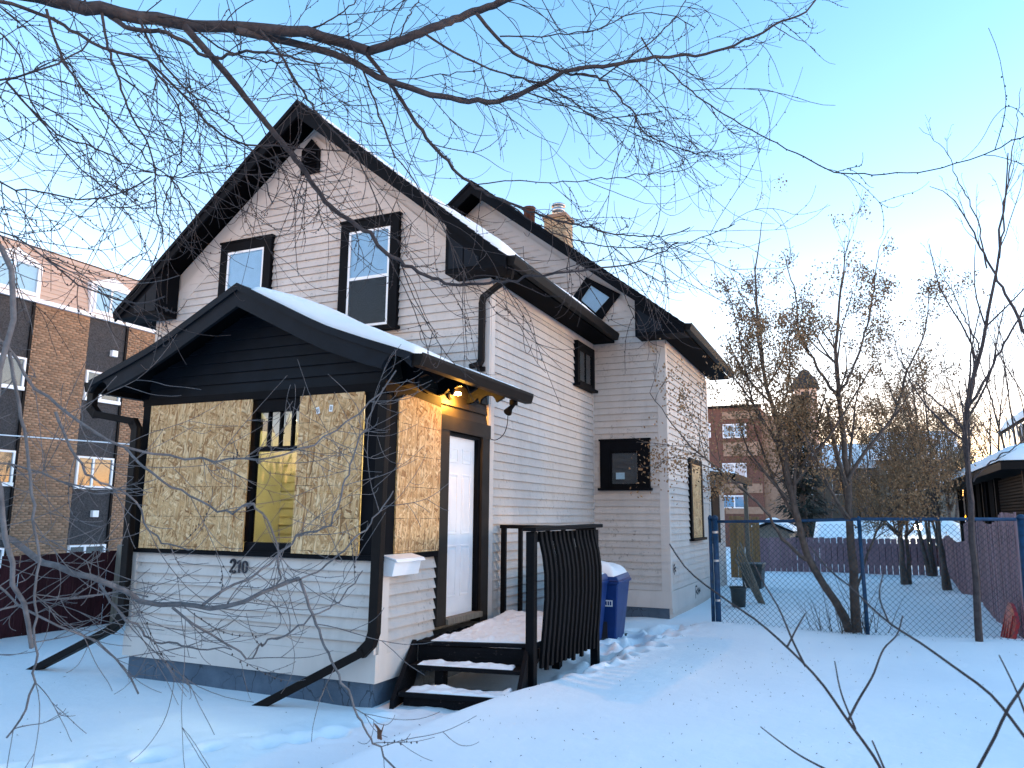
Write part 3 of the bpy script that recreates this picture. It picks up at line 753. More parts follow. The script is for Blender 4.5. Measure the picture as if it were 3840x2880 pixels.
lap(M['charcoal'], w9, (-.02, 0, 0), (0,1,0), (1,0,0), 2.60, 2.99, .128, lambda z: (.1 if z > 2.75 else 1.06, D-.02), 0)
# porch roof: bell-cast profile
prof = [(PR-2.09, ptop(PR-2.09)), (PR-1.6, ptop(PR-1.6)), (PR-1.25, ptop(PR-1.25)+.008), (PR-1.12, ptop(PR-1.12)+.015), (PR-.9, ptop(PR-.9)+.006), (PR, PRZ), (PR+.9, ptop(PR+.9)+.006), (PR+1.12, ptop(PR+1.12)+.015), (PR+1.25, ptop(PR+1.25)+.008), (PR+1.6, ptop(PR+1.6)), (PR+2.12, ptop(PR+2.12))]
def strip(name, y0, y1, up, dn, mat, parent):
    mb = MB()
    for (xa, za), (xb2, zb) in zip(prof[:-1], prof[1:]):
        mb.prism([(xa, y0, za-dn), (xb2, y0, zb-dn), (xb2, y0, zb+up), (xa, y0, za+up)], (0, y1-y0, 0))
    return mb.build(name, M[mat], parent)
r_porch = strip('roof', -.385, D-.002, .018, 0, 'shingle', house)
strip('soffit', -.33, D-.03, -.001, .045, 'soffit', r_porch)
# barge boards with scrolled tails
for s in (-1, 1):
    mb = MB(); pts = [(x, z) for x, z in prof if (x-PR)*s >= 0]
    pts = sorted(pts, key=lambda p: abs(p[0]-PR))
    for (xa, za), (xb2, zb) in zip(pts[:-1], pts[1:]):
        da = .225
        if abs(xb2-PR) > 1.95:          # tail: notch cut with a round
            x_in = PR+s*1.80; z_in = ptop(x_in)
            q = [(xa, -.37, za-da), (x_in, -.37, z_in-.215), (x_in, -.37, z_in), (xa, -.37, za)]
            mb.prism(q if s > 0 else q[::-1], (0, .04, 0))
            cx, rr = PR+s*1.93, .125
            arc = [(cx+s*(-rr*math.cos(t)), -.37, z_in-.215+.0+rr*.95*math.sin(t)) for t in np.linspace(0, math.pi*.78, 8)]
            q = [(x_in, -.37, z_in-.215)] + arc[1:] + [(xb2, -.37, zb-.115), (xb2, -.37, zb), (x_in, -.37, z_in)]
            mb.prism(q if s > 0 else q[::-1], (0, .0395, 0))
        else:
            q = [(xa, -.37, za-da), (xb2, -.37, zb-da), (xb2, -.37, zb), (xa, -.37, za)]
            mb.prism(q if s > 0 else q[::-1], (0, .04, 0))
        q = [(xa, -.395, za-.055), (xb2, -.395, zb-.055), (xb2, -.395, zb+.02), (xa, -.395, za+.02)]
        mb.prism(q if s > 0 else q[::-1], (0, .0245, 0))
    mb.build('barge_board', M['black'], r_porch)
# scrolled rafter tails under the right and left eaves
for s, ys in ((1, (.30, 1.02, 1.72)), (-1, (.30, 1.02))):
    for y in ys:
        mb = MB(); x_w = 0.0 if s > 0 else PL; xe = x_w+s*.47
        zt = lambda x: ptop(x)-.05
        arc = [(xe-s*.20+s*.105*math.cos(t), y, zt(xe)-.115+.105*math.sin(t)*.9) for t in np.linspace(math.pi, 0.1, 8)]
        q = [(x_w-s*.02, y, zt(x_w)), (x_w-s*.02, y, zt(x_w)-.27), (x_w+s*.08, y, zt(x_w)-.25), (x_w+s*.14, y, zt(x_w)-.20)] + arc + [(xe, y, zt(xe)-.06), (xe, y, zt(xe))]
        mb.prism(q if s < 0 else q[::-1], (0, .045, 0)); mb.build('rafter_tail', M['blacktrim'], r_porch)
gutter(r_porch, PR+2.125, -.36, 2.22, ptop(PR+2.12)+.012)
gutter(r_porch, PR-2.095, -.36, 2.22, ptop(PR-2.09)+.012, -1)
rect_tube([(PR-2.15, -.28, 2.86), (PR-2.15, -.28, 2.68), (PR-2.08, -.26, 2.60), (-3.27, -.11, 2.52), (-3.22, -.10, 2.44), (-3.17, -.10, .42), (-3.21, -.11, .34), (-3.30, -.12, .27), (-4.5, -.16, -.27)], .10, .075, 'downspout', 'brownblack', house)
rect_tube([(.06, -.085, 2.64), (.04, -.085, .46), (.01, -.09, .36), (-.07, -.10, .28), (-1.02, -.40, -.24)], .10, .075, 'downspout', 'brownblack', house)

# boarded windows and the gap between the sheets
win = MB(); win.box(-3.06, -3.0, .02, .08, 1.14, 2.69); win.build('trim_board', M['blacktrim'], house); win = MB(); win.box(-1.645, -1.59, .0, .08, 1.226, 2.69); win.box(-.92, -.86, .0, .08, 1.226, 2.69)
win.box(-1.59, -.92, .0, .08, 2.15, 2.195); win.box(-1.59, -.92, .0, .08, 2.56, 2.69)
for k in range(4): win.box(-1.437+k*.155, -1.418+k*.155, .012, .06, 2.195, 2.56)
wpor = win.build('window', M['blacktrim'], house)
for a, b in ((-1.59,-1.437),(-1.418,-1.282),(-1.263,-1.127),(-1.108,-.972)):
    mb = MB(); mb.box(a, b, .036, .040, 2.196, 2.559); mb.build('pane', M['glass'], wpor)
mb = MB(); mb.box(-1.59, -.92, .036, .040, 1.226, 2.149); mb.build('pane', M['glass'], wpor)
def osb(name, x0, x1, z0, z1, y, tilt=0):
    mb = MB(); mb.hexa([(x0, y-.014, z0), (x1, y-.014, z0-tilt), (x1, y, z0-tilt), (x0, y, z0), (x0+.01, y-.014, z1), (x1, y-.014, z1-tilt), (x1, y, z1-tilt), (x0+.01, y, z1)])
    return mb.build(name, M['osb'], house)
osb('strand_board', -3.078, -1.76, 1.134, 2.692, -.042)
# narrow strip of offcuts beside it
for z0, z1 in ((1.130, 1.51), (1.513, 1.885), (1.888, 2.26), (2.263, 2.69)): osb('strand_board', -1.757, -1.607, z0, z1, -.042)
for z0, z1 in ((1.130, 1.72), (1.723, 1.90), (1.903, 2.20), (2.203, 2.69)): osb('strand_board', -.845, -.2025, z0, z1, -.0415, 0)
osb('strand_board', -.985, -.848, 1.132, 2.688, -.0418)
for x, z, t in ((-.745, 2.53, .25), (-.585, 2.545, -.1)):      # paper stickers
    mb = MB(); a = V(math.cos(t), 0, math.sin(t)); b = V(-math.sin(t), 0, math.cos(t)); c = V(x, -.0565, z)
    mb.prism([c-a*.022-b*.034, c+a*.022-b*.034, c+a*.022+b*.034, c-a*.022+b*.034], (0, -.001, 0)); st = mb.build('sticker', M['paper'], house)
    mb = MB()
    for k in range(4):
        p = c+b*(.015-.010*k)+V(0, -.0012, 0); mb.prism([p-a*.013-b*.0025, p+a*.013-b*.0025, p+a*.013+b*.0025, p-a*.013+b*.0025], (0, -.0005, 0))
    mb.build('print', M['ink'], st)
mb = MB(); q = [(.036, .215, 1.145), (.036, 1.065, 1.143), (.036, 1.055, 2.665), (.036, .55, 2.70), (.036, .36, 2.705), (.036, .212, 2.645)]
mb.prism(q, (-.014, 0, 0)); mb.build('strand_board', M['osb2'], house)
# inside the porch
mb = MB(); mb.box(PL+.1, -.1, .10, D-.0, .30, .38); mb.build('floor', M['greywood'], house)
mb = MB(); mb.box(PL+.1, -.1, .12, D, 2.74, 2.77); mb.build('ceiling', M['curtain'], house)
mb = MB(); mb.box(PL+.1, -.1, D-.06, D-.0, .38, 2.74); w10 = mb.build('wall', M['yellow'], house)
lap(M['yellow'], w10, (0, D-.06, 0), (1,0,0), (0,-1,0), .9, 2.7, .115, lambda z: (PL+.1, -.12), 0)
for k in range(2):
    mb = MB(); xc = -1.42+k*.36
    mb.prism([(xc-.22, .10, 2.60), (xc+.20, .10, 2.60), (xc+.12, .10, 2.40), (xc+.03, .10, 2.30), (xc-.03, .10, 2.42)], (0, .01, 0)); mb.build('curtain', M['curtain'], house)

lp2 = bpy.data.lights.new('indoor_bulb', 'POINT'); lp2.energy = 10.0; lp2.color = (1.0, .86, .62); lp2.shadow_soft_size = .08
lo2 = bpy.data.objects.new('indoor_bulb', lp2); lo2.location = (-1.7, .9, 2.5); COL.objects.link(lo2); put(lo2, house)
mb = MB(); mb.lathe((-1.7, .9, 2.56), [(.02, 0), (.09, .02), (.12, .08), (.10, .15), (.03, .18)], 16); mb.build('ceiling_lamp', M['farlamp'], house, True)
# door, casing
mb = MB(); mb.box(-.10, .03, 1.065, 1.265, .36, 2.44); mb.box(-.10, .0302, 2.085, D+.012, .30, 2.44); mb.box(-.10, .034, 1.065, D+.03, 2.4402, 2.60); mb.build('door_casing', M['charcoal'], house)
mb = MB(); mb.box(-.16, .0, 1.266, 1.30, .42, 2.43); mb.box(-.16, .0, 2.03, 2.0845, .42, 2.43); mb.box(-.16, .0, 1.30, 2.03, 2.40, 2.4295); mb.build('door_frame', M['blacktrim'], house)
mb = MB(); mb.box(-.095, -.055, 1.302, 2.028, .42, 2.398); door = mb.build('door', M['door'], house)
for r_, (z0, z1) in enumerate(((2.10, 2.27), (1.30, 1.98), (.62, 1.18))):
    for y0, y1 in ((1.40, 1.62), (1.72, 1.94)):
        mb = MB()
        for a0, a1, c0, c1 in ((y0, y1, z0, z0+.02), (y0, y1, z1-.02, z1), (y0, y0+.02, z0+.0202, z1-.0202), (y1-.02, y1, z0+.0202, z1-.0202)): mb.box(-.056, -.048, a0, a1, c0, c1)
        mb.box(-.056, -.050, y0+.045, y1-.045, z0+.045, z1-.045); mb.build('door_panel', M['door'], door, bevel=.004)
mb = MB(); mb.box(-.14, .06, 1.265, 2.085, .36, .419); mb.build('threshold', M['greywood'], house)

# house number
def digit(pts, w_, o):
    mb = MB(); P = smooth_line(np.array([(x, 0, z) for x, z in pts], float), 30)
    for i in range(len(P)-1):
        p, q = P[i]+o, P[i+1]+o; d = q-p; d /= np.linalg.norm(d)+1e-9; t = i/(len(P)-1)
        ww = w_*(.65+.7*abs(math.cos(math.atan2(d[2], d[0])+.9)))
        s = V(-d[2], 0, d[0])*ww/2
        mb.prism([p-s-d*.002, q-s+d*.002, q+s+d*.002, p+s-d*.002], (0, -.012, 0))
    return mb
hn = [(.0,.095),(.012,.122),(.04,.127),(.058,.105),(.045,.07),(.018,.035),(.0,.008),(.03,.012),(.062,.004),(.068,.02)]
digit(hn, .021, V(-1.768, -.026, .918)).build('house_number', M['ink'], house)
mb = MB(); mb.prism([(-1.662,-.026,.918),(-1.638,-.026,.918),(-1.638,-.026,1.046),(-1.655,-.026,1.046),(-1.682,-.026,1.022),(-1.678,-.026,1.006),(-1.662,-.026,1.016)], (0,-.012,0)); mb.build('house_number', M['ink'], house)
mbz = MB()
for i in range(24):
    a0, a1 = 2*math.pi*i/24, 2*math.pi*(i+1)/24
    f = lambda a, r: (-1.578+math.cos(a)*r[0], -.026, .978+math.sin(a)*r[1])
    ro_, ri_ = (.041, .064), (.017, .050)
    mbz.prism([f(a0, ri_), f(a0, ro_), f(a1, ro_), f(a1, ri_)], (0, -.012, 0))
mbz.build('house_number', M['ink'], house)

# rear lean-to of the house
mb = MB(); mb.prism([(-1.6, WB-.0, 2.84), (1.72, WB, 2.42), (1.72, WB, 2.34), (-1.6, WB, 2.74)], (0, 2.8, 0)); rl = mb.build('roof', M['shingle'], house)
mb = MB(); mb.box(1.72, 1.80, WB, WB+2.8, 2.26, 2.42); mb.build('gutter', M['brownblack'], rl)
mb = MB(); mb.box(WX-.14, WX-.06, 10.9, 11.9, .95, 2.15); mb.build('window', M['blacktrim'], house)
mb = MB(); mb.bar((1.66, 12.9, -.2), (1.66, 12.9, 2.3), .09, .09); mb.build('post', M['greywood'], house)

# ------------------------------------------------------------------ snow lying on roofs
def snow_sheet(name, label, fun, u0, u1, v0, v1, nu, nv, thick, seed, edge=.06, rough=1.0):
    """fun(u,v) -> base point & up offset is +z; rounded at the edges"""
    us, vs = np.linspace(u0, u1, nu), np.linspace(v0, v1, nv); UU, VV = np.meshgrid(us, vs)
    P = np.array([fun(a, b) for a, b in zip(UU.ravel(), VV.ravel())])
    du = np.minimum(UU-u0, u1-UU).ravel(); dv = np.minimum(VV-v0, v1-VV).ravel(); e = np.clip(np.minimum(du, dv)/edge, 0, 1)
    t = thick(UU.ravel(), VV.ravel())*np.sqrt(1-(1-e)**2) + rough*(.012*vnoise(UU.ravel(), VV.ravel(), seed, 9) + .009*vnoise(UU.ravel(), VV.ravel(), seed+1, 31) + .006*vnoise(UU.ravel(), VV.ravel(), seed+2, 70))*e
    top = P.copy(); top[:,2] += np.maximum(t, .003)
    base = P.copy(); base[:,2] -= .01
    n = nu*nv; ii = (np.arange(nv-1)[:,None]*nu+np.arange(nu-1)[None,:]).ravel()
    Q = [np.stack([ii, ii+1, ii+nu+1, ii+nu], 1)]
    ring = list(range(nu)) + [k*nu+nu-1 for k in range(1, nv)] + [(nv-1)*nu+k for k in range(nu-2, -1, -1)] + [k*nu for k in range(nv-2, 0, -1)]
    r = np.array(ring); r2 = np.roll(r, -1)
    Q.append(np.stack([r+n, r2+n, r2, r], 1))
    o = fastmesh(name, np.concatenate([top, base]), np.concatenate(Q), M['snow'])
    return tag(o, label, 'snow', kind='stuff')
snow_sheet('roof_snow', 'smooth white snow blanket on the right slope of the porch roof', lambda u, v: (PR+u, v, np.interp(PR+u, [p[0] for p in prof], [p[1] for p in prof])+.02), .12, 2.13, -.31, 2.2, 44, 50, lambda u, v: .115+.03*np.sin(v*2.1+u)-.06*sst(1.4, 2.1, u)-.03*sst(.5, .1, u), 21, .14)
snow_sheet('roof_snow', 'thin snow strip along the left slope of the porch roof', lambda u, v: (PR-u, v, np.interp(PR-u, [p[0] for p in prof], [p[1] for p in prof])+.02), .9, 2.05, -.37, 2.2, 24, 30, lambda u, v: .018+.0*u, 22, .05)
msl = (7.40-4.60)/3.34
snow_sheet('roof_snow', 'thick snow strip on the lower right slope of the main gable roof', lambda u, v: (XR+u, v, 7.40-u*msl+.02), .25, 3.33, 1.86, 6.3, 50, 60, lambda u, v: .025+.10*sst(1.6, 2.9, u)*(.75+.25*np.sin(v*2.2+u*3)), 23, .05)
snow_sheet('roof_snow', 'thin snow on the left slope of the main gable roof', lambda u, v: (XR-u, v, 7.40-u*msl+.02), .4, 3.3, 1.95, 6.3, 30, 30, lambda u, v: .03+.0*u, 24, .08)
snow_sheet('roof_snow', 'snow strip on the low lean-to roof behind the house', lambda u, v: (u, v, 2.84-(u+1.6)*.1265+.002), -1.5, 1.7, WB+.05, WB+2.75, 20, 24, lambda u, v: .08+.0*u, 25, .08)

# ------------------------------------------------------------------ steps, deck and railing
A = math.radians(13)
ux, uy = V(math.cos(A), math.sin(A), 0), V(-math.sin(A), math.cos(A), 0)
so_ = V(.04, .66, 0)                                     # left front corner of the deck
def sp(a, b, z): return so_+ux*a+uy*b+V(0, 0, z)
steps = thing('front_steps', 'black painted wooden steps and landing with railing at the side door', 'steps', (.55, .9, -.25))
def sbox(name, a0, a1, b0, b1, z0, z1, mat, parent=steps, dz=0.0, bevel=.004):
    mb = MB(); mb.hexa([sp(a0,b0,z0), sp(a1,b0,z0+dz), sp(a1,b1,z0+dz), sp(a0,b1,z0), sp(a0,b0,z1), sp(a1,b0,z1+dz), sp(a1,b1,z1+dz), sp(a0,b1,z1)])
    return mb.build(name, M[mat], parent, bevel=bevel)
for k in range(13):
    b0 = -.03+k*.145
    a_0 = 0.0+max(0, (b0-.05)*.23)
    sbox('deck_board', a_0, 1.16, b0, b0+.139, .245+rb.uniform(0,.004), .283+rb.uniform(-.002,.003), 'stairwood', dz=.015)
sbox('rim_board', 0.02, 1.14, .0, .04, .04, .244, 'stairwood')
sbox('rim_board', 1.10, 1.14, .041, 1.8, .04, .244, 'stairwood')
sbox('tread', .03, 1.10, -.30, -.01, .075, .112, 'stairwood', dz=-.01)
sbox('tread', .02, 1.10, -.56, -.27, -.118, -.078, 'stairwood', dz=-.012)
sbox('riser', .05, 1.08, -.50, -.47, -.34, -.12, 'stairwood')
for a in (-.035, 1.10):
    mb = MB(); q = [sp(a, .02, .27), sp(a, -.02, .30), sp(a, -.62, -.14), sp(a, -.66, -.36), sp(a, -.36, -.36), sp(a, .02, -.05)]
    mb.prism(q, ux*.04); mb.build('stringer', M['stairwood'], steps)
mb = MB(); mb.bar(sp(.32, -.2, -.3), sp(.32, -.2, .07), .09, .09); mb.build('support_post', M['stairwood'], steps)
mb = MB(); mb.bar((.9, 2.3, -.4), (.9, 2.3, .25), .09, .09); mb.bar((1.0, 1.2, -.4), (1.0, 1.2, .25), .09, .09); mb.build('support_post', M['stairwood'], steps)
# right railing runs back along the deck
ra, rb_ = V(1.205, .93, 0), V(1.275, 2.55, 0)
rd = (rb_-ra)/np.linalg.norm(rb_-ra); rn = V(rd[1], -rd[0], 0)
mb = MB(); mb.bar(ra-rd*.16+V(0,0,1.385), rb_+rd*.10+V(0,0,1.405), .14, .04); mb.build('handrail', M['railwood'], steps, bevel=.006)
mb = MB(); mb.bar(ra+V(0,0,1.30)-rn*.02, rb_+V(0,0,1.325)-rn*.02, .04, .085); mb.bar(ra+V(0,0,.20)-rn*.02, rb_+V(0,0,.22)-rn*.02, .04, .09); mb.build('rail', M['railwood'], steps)
for p, zb in ((ra-rd*.06-rn*.02, -.35), (rb_-rn*.02+rd*.03, -.3)):
    mb = MB(); mb.bar(p+V(0,0,zb), p+V(0,0,1.36), .088, .088); mb.build('post', M['railwood'], steps, bevel=.006)
nb = 14
for k in range(nb):
    p = ra+(rb_-ra)*(k+.55)/nb; wob = rb.uniform(-.008, .008); zb = .02+.055*rb.random()
    mb = MB(); prof_b = [(zb, .03), (.18, .036), (.45, .062), (.72, .082), (.95, .080), (1.12, .058), (1.27, .022), (1.36, .01)]
    tw, th = .052, .030
    for (z0, o0), (z1, o1) in zip(prof_b[:-1], prof_b[1:]):
        c0, c1 = p+rn*(o0)+rd*wob*z0+V(0,0,z0), p+rn*(o1)+rd*wob*z1+V(0,0,z1)
        mb.hexa([c0-rd*tw/2-rn*th/2, c0+rd*tw/2-rn*th/2, c0+rd*tw/2+rn*th/2, c0-rd*tw/2+rn*th/2, c1-rd*tw/2-rn*th/2, c1+rd*tw/2-rn*th/2, c1+rd*tw/2+rn*th/2, c1-rd*tw/2+rn*th/2])
    mb.build('baluster', M['railwood'], steps)
# back railing from the wall outwards
yb_ = 2.62
mb = MB(); mb.box(.03, 1.26, yb_-.03, yb_+.035, 1.355, 1.40); mb.build('handrail', M['railwood'], steps, bevel=.004)
for k, x in enumerate((.075, .30, .47, .66, .86, 1.05)):
    mb = MB(); mb.bar((x, yb_, .22), (x, yb_, 1.36), .06 if k == 0 else .045, .05); mb.build('baluster', M['railwood'], steps)
# snow on the deck and treads
def deck_f(a, b): return tuple(sp(a, b, .285+.015*a))
snow_sheet('deck_snow', 'trodden snow covering the landing in front of the white door', lambda a, b: deck_f(a+max(0, (b-.05)*.23), b), .14, 1.16, .03, 1.82, 80, 110, lambda a, b: .012+.045*sst(.3, 1.6, b)+.014*np.sin(a*9)*np.sin(b*7)+.05*np.exp(-((a-.1)/.3)**2-((b-1.7)/.3)**2)+.02*vnoise(a, b, 97, 14), 31, .04, 2.6)
snow_sheet('tread_snow', 'crumbly snow lumps along the upper step tread', lambda a, b: tuple(sp(a, b, .110-.01*a)), .10, 1.02, -.27, -.10, 120, 24, lambda a, b: np.maximum(.001, .010+.022*vnoise(a, b, 91, 8)+.018*vnoise(a, b, 92, 27)+.02*np.exp(-((b+.14)/.06)**2)), 32, .03, 1.0)
snow_sheet('tread_snow', 'crumbly snow along the lowest step tread', lambda a, b: tuple(sp(a, b, -.080-.012*a)), .08, 1.05, -.53, -.33, 120, 24, lambda a, b: np.maximum(.001, .014+.026*vnoise(a, b, 93, 7)+.018*vnoise(a, b, 94, 24)+.02*np.exp(-((b+.36)/.06)**2)), 33, .03, 1.0)

# ------------------------------------------------------------------ small things on the porch
mbx = thing('mailbox', 'white metal mailbox on the corner siding below the boarded window', 'mailbox', (.08, .3, .95))
mb = MB(); mb.prism([(.024, .05, .945), (.125, .05, .945), (.155, .05, 1.085), (.024, .05, 1.125)], (0, .47, 0)); mb.build('body', M['vinyl'], mbx, bevel=.006)
mb = MB(); mb.prism([(.018, .035, 1.128), (.165, .035, 1.092), (.182, .035, 1.072), (.186, .035, 1.078), (.168, .035, 1.104), (.018, .035, 1.140)], (0, .51, 0)); mb.build('lid', M['vinyl'], mbx)
pl_ = thing('porch_lamp', 'round wall lamp with lit amber bulb under the porch eave', 'lamp', (.05, 1.32, 2.88))
mb = MB(); c = V(-.002, 1.30, 2.86)
for k in range(24):
    a0, a1 = 2*math.pi*k/24, 2*math.pi*(k+1)/24
    for (r0, d0), (r1, d1) in (((0, .03), (.055, .03)), ((.055, .03), (.075, .012)), ((.075, .012), (.075, 0))):
        mb.poly([c+V(d0, r0*math.cos(a0), r0*math.sin(a0)), c+V(d0, r0*math.cos(a1), r0*math.sin(a1)), c+V(d1, r1*math.cos(a1), r1*math.sin(a1)), c+V(d1, r1*math.cos(a0), r1*math.sin(a0))])
mb.build('base', M['brownblack'], pl_)
mb = MB(); mb.tube([(.025, 1.30, 2.86), (.075, 1.30, 2.855)], .022, 12); mb.build('socket', M['vinyl'], pl_)
mb = MB(); mb.tube([(.072, 1.30, 2.855), (.085, 1.30, 2.854), (.11, 1.30, 2.852), (.13, 1.30, 2.85), (.142, 1.30, 2.849)], [.014, .018, .021, .016, .004], 14); mb.build('bulb', M['lamp'], pl_, True)
lp = bpy.data.lights.new('porch_bulb', 'POINT'); lp.energy = 11.0; lp.color = (1.0, .44, .06); lp.shadow_soft_size = .035
lo = bpy.data.objects.new('porch_bulb', lp); lo.location = (.10, 1.36, 2.80); COL.objects.link(lo); put(lo, pl_)
fl = thing('floodlight', 'small black security light hanging under the end of the porch gutter', 'light', (.48, 2.02, 2.78))
mb = MB(); mb.tube([(.47, 2.0, 2.86), (.47, 2.0, 2.80)], .05, 12); mb.build('base', M['blacktrim'], fl)
mb = MB(); mb.tube([(.47, 2.0, 2.80), (.45, 1.95, 2.755), (.44, 1.90, 2.70)], [.022, .03, .052], 12); mb.build('lamp_head', M['blacktrim'], fl)
mb = MB(); mb.tube(smooth_line([(.44, 1.91, 2.69), (.40, 1.98, 2.58), (.28, 2.12, 2.46), (.10, 2.25, 2.42), (.03, 2.3, 2.44)], 16), .005, 5); mb.build('cable', M['blacktrim'], fl)

# ------------------------------------------------------------------ blue bins
def bin_(x, y, z, rot, label, root=None):
    if root is None:
        r = thing('wheelie_bin', label, 'bin', (0, 0, 0), 'blue bins beside the landing')
        mb = MB(); mb.hexa([(-.22,-.26,.0),(.22,-.26,.0),(.20,.22,.0),(-.20,.22,.0),(-.29,-.33,.93),(.29,-.33,.93),(.29,.33,.93),(-.29,.33,.93)]); mb.build('body', M['bin'], r, bevel=.02)
        mb = MB(); mb.box(-.305, .305, -.36, .36, .905, .945); mb.build('rim', M['bin'], r, bevel=.01)
        mb = MB(); mb.hexa([(-.31,-.38,.946),(.31,-.38,.946),(.30,.36,.946),(-.30,.36,.946),(-.27,-.33,1.0),(.27,-.33,1.0),(.27,.33,1.02),(-.27,.33,1.02)]); lid = mb.build('lid', M['bin'], r, bevel=.012)
        mb = MB(); mb.box(-.13, .13, -.292, -.280, .22, .46); mb.build('front_panel', M['ink'], r)
        mb = MB(); mb.tube([(-.24, .34, .97), (.24, .34, .97)], .016, 8); mb.build('handle', M['bin'], r)
        for s in (-1, 1):
            mb = MB(); mb.tube([(s*.24-.025, .24, .10), (s*.24+.025, .24, .10)], .12, 16); mb.build('wheel', M['grey'], r)
        mb = MB(); mb.box(.07, .21, -.322, -.316, .62, .70); stk = mb.build('sticker', M['paper'], r)
        mb = MB()
        for k in range(4): mb.box(.085+k*.03, .105+k*.03, -.3235, -.3225, .635, .685)
        mb.build('print', M['bin'], stk)
        mb = MB(); mb.box(-.045, .045, -.300, -.2945, .385, .40); mb.build('stripe', M['paper'], r)
    else:
        r = root.copy(); COL.objects.link(r); r['label'] = label
        for ch in list(root.children):
            cc = ch.copy(); COL.objects.link(cc); cc.parent = r
            for g in ch.children:
                d = g.copy(); COL.objects.link(d); d.parent = cc
    r.location = (x, y, z); r.rotation_euler = (0, 0, rot); return r
b1 = bin_(.80, 3.36, -.24, .04, 'blue wheeled bin nearer the railing, half hidden by it')
b2 = bin_(.90, 4.04, -.26, .04, 'blue wheeled bin at the back, nearer the small square window', b1)
def blob_snow(label, c, sx, sy, h, seed):
    snow_sheet('bin_snow', label, lambda u, v: (c[0]+u, c[1]+v, c[2]), -sx, sx, -sy, sy, 22, 22, lambda u, v: h*np.sqrt(np.maximum(0, 1-(u/sx)**2*.8))*(.8+.25*np.sin(v*7+seed)), seed, .16)
blob_snow('rounded snow cap on the nearer blue bin', (.78, 3.36, .765), .27, .32, .13, 41)
blob_snow('rounded snow cap on the back blue bin', (.88, 4.04, .745), .27, .32, .23, 42)

# ------------------------------------------------------------------ chain link fence
YF = 5.3
fence = thing('chain_link_fence', 'blue framed chain link fence across the snowy side yard', 'fence', (4, YF, 0))
def post(x, y, z0, z1, r, name='post', lean=0, mat='bluepaint', cap=True):
    mb = MB(); mb.tube([(x, y, z0), (x+lean, y, z1)], r, 14)
    o = mb.build(name, M[mat], fence, True)
    if cap:
        mb = MB(); mb.lathe((x+lean, y, z1), [(r*1.12, -.02), (r*1.15, .01), (r*.7, .035), (.004, .045)], 14); mb.build('post_cap', M[mat], o, True)
post(2.20, YF, -.3, 1.50, .040); post(2.125, YF+.02, -.3, 1.50, .026)
post(4.12, YF, -.3, 1.50, .026, lean=-.02); post(5.93, YF+.03, -.3, 1.54, .05, lean=.03)
mb = MB(); mb.tube([(2.21, YF, 1.45), (3.2, YF, 1.47), (4.1, YF, 1.505), (5.0, YF, 1.515), (5.9, YF, 1.52)], .022, 10); mb.build('top_rail', M['bluepaint'], fence, True)
mb = MB()
for z in (.35, .9, 1.3): mb.tube([(2.2, YF, z-.015), (2.2, YF, z+.015)], .045, 12)
mb.build('tension_band', M['steel'], fence)
lines = []; cell = .0365; nzc = 28
zb0, zt0 = .0, 1.455
x0f, x1f = 2.25, 5.88; ncol = int((x1f-x0f)/cell)
for c in range(ncol):
    pts = []
    n = int((zt0-zb0)/(cell))
    for k in range(n+1):
        s = 1 if (k+c) % 2 else -1
        x = x0f+(c+.5)*cell+s*cell*.5; z = zb0+k*cell
        sag = .012*math.sin(x*3.1)+.01*math.sin(z*4+x)
        pts.append((x, YF-.03+s*.002+.5*sag, z+.02*sst(2.2, 5.9, x)*z))
    lines.append((np.array(pts), np.full(len(pts), .0030)))
vv, qq = tubes_mesh(lines, 4)
o = fastmesh('wire_mesh', vv, qq, M['wire'], fence); o['kind'] = 'stuff'

# ------------------------------------------------------------------ board fences
def board_fence(name, label, p0, p1, hfun, zfun, bw, gap, mat, lean=0.0, post_mat=None, seed=1, rails=(.3, .8), miss=0.0, thick=.018, rside=-1):
    r = random.Random(seed); p0, p1 = V(*p0), V(*p1); d = p1-p0; L = np.linalg.norm(d); d /= L; n = V(d[1], -d[0], 0)
    f = thing(name, label, 'fence', tuple((p0+p1)/2))
    s = 0
    while s < L:
        if r.random() >= miss:
            p = p0+d*s; z0 = zfun(p[0], p[1])-.15; h = hfun(s/L)+r.uniform(-.02, .02); t = lean+r.uniform(-.012, .012); wdt = bw-gap*r.uniform(.6, 1.4); off = r.uniform(-.012, .012)
            a0, a1 = p+n*off, p+d*wdt+n*off
            top = V(0, 0, 0)+d*t*h
            mb = MB(); mb.hexa([V(*a0[:2], z0), V(*a1[:2], z0), V(*(a1+n*thick)[:2], z0), V(*(a0+n*thick)[:2], z0), V(*a0[:2], z0+.15+h)+top, V(*a1[:2], z0+.15+h)+top, V(*(a1+n*thick)[:2], z0+.15+h)+top, V(*(a0+n*thick)[:2], z0+.15+h)+top])
            mb.build('board', M[mat], f)
        s += bw
    for rr in rails:
        mb = MB(); a, b = p0+n*rside*.035, p1+n*rside*.035
        mb.bar((a[0], a[1], zfun(a[0], a[1])+rr*hfun(0)), (b[0], b[1], zfun(b[0], b[1])+rr*hfun(1)), .04, .09); mb.build('rail', M[mat], f)
    return f
board_fence('board_fence', 'leaning faded plum board fence along the right side of the yard', (5.98, 6.0, 0), (6.05, 18.6, 0), lambda t: np.interp(t, [0, .10, .101, .30, .301, .48, .481, 1], [1.62, 1.62, 1.52, 1.50, 1.40, 1.38, 1.06, 1.0]), h1, .105, .022, 'purple', -.05, seed=3, rside=1.6)
board_fence('board_fence', 'low plum board fence closing the far end of the yard', (1.05, 18.8, 0), (5.95, 18.6, 0), lambda t: 1.0, h1, .16, .012, 'purple', seed=4)
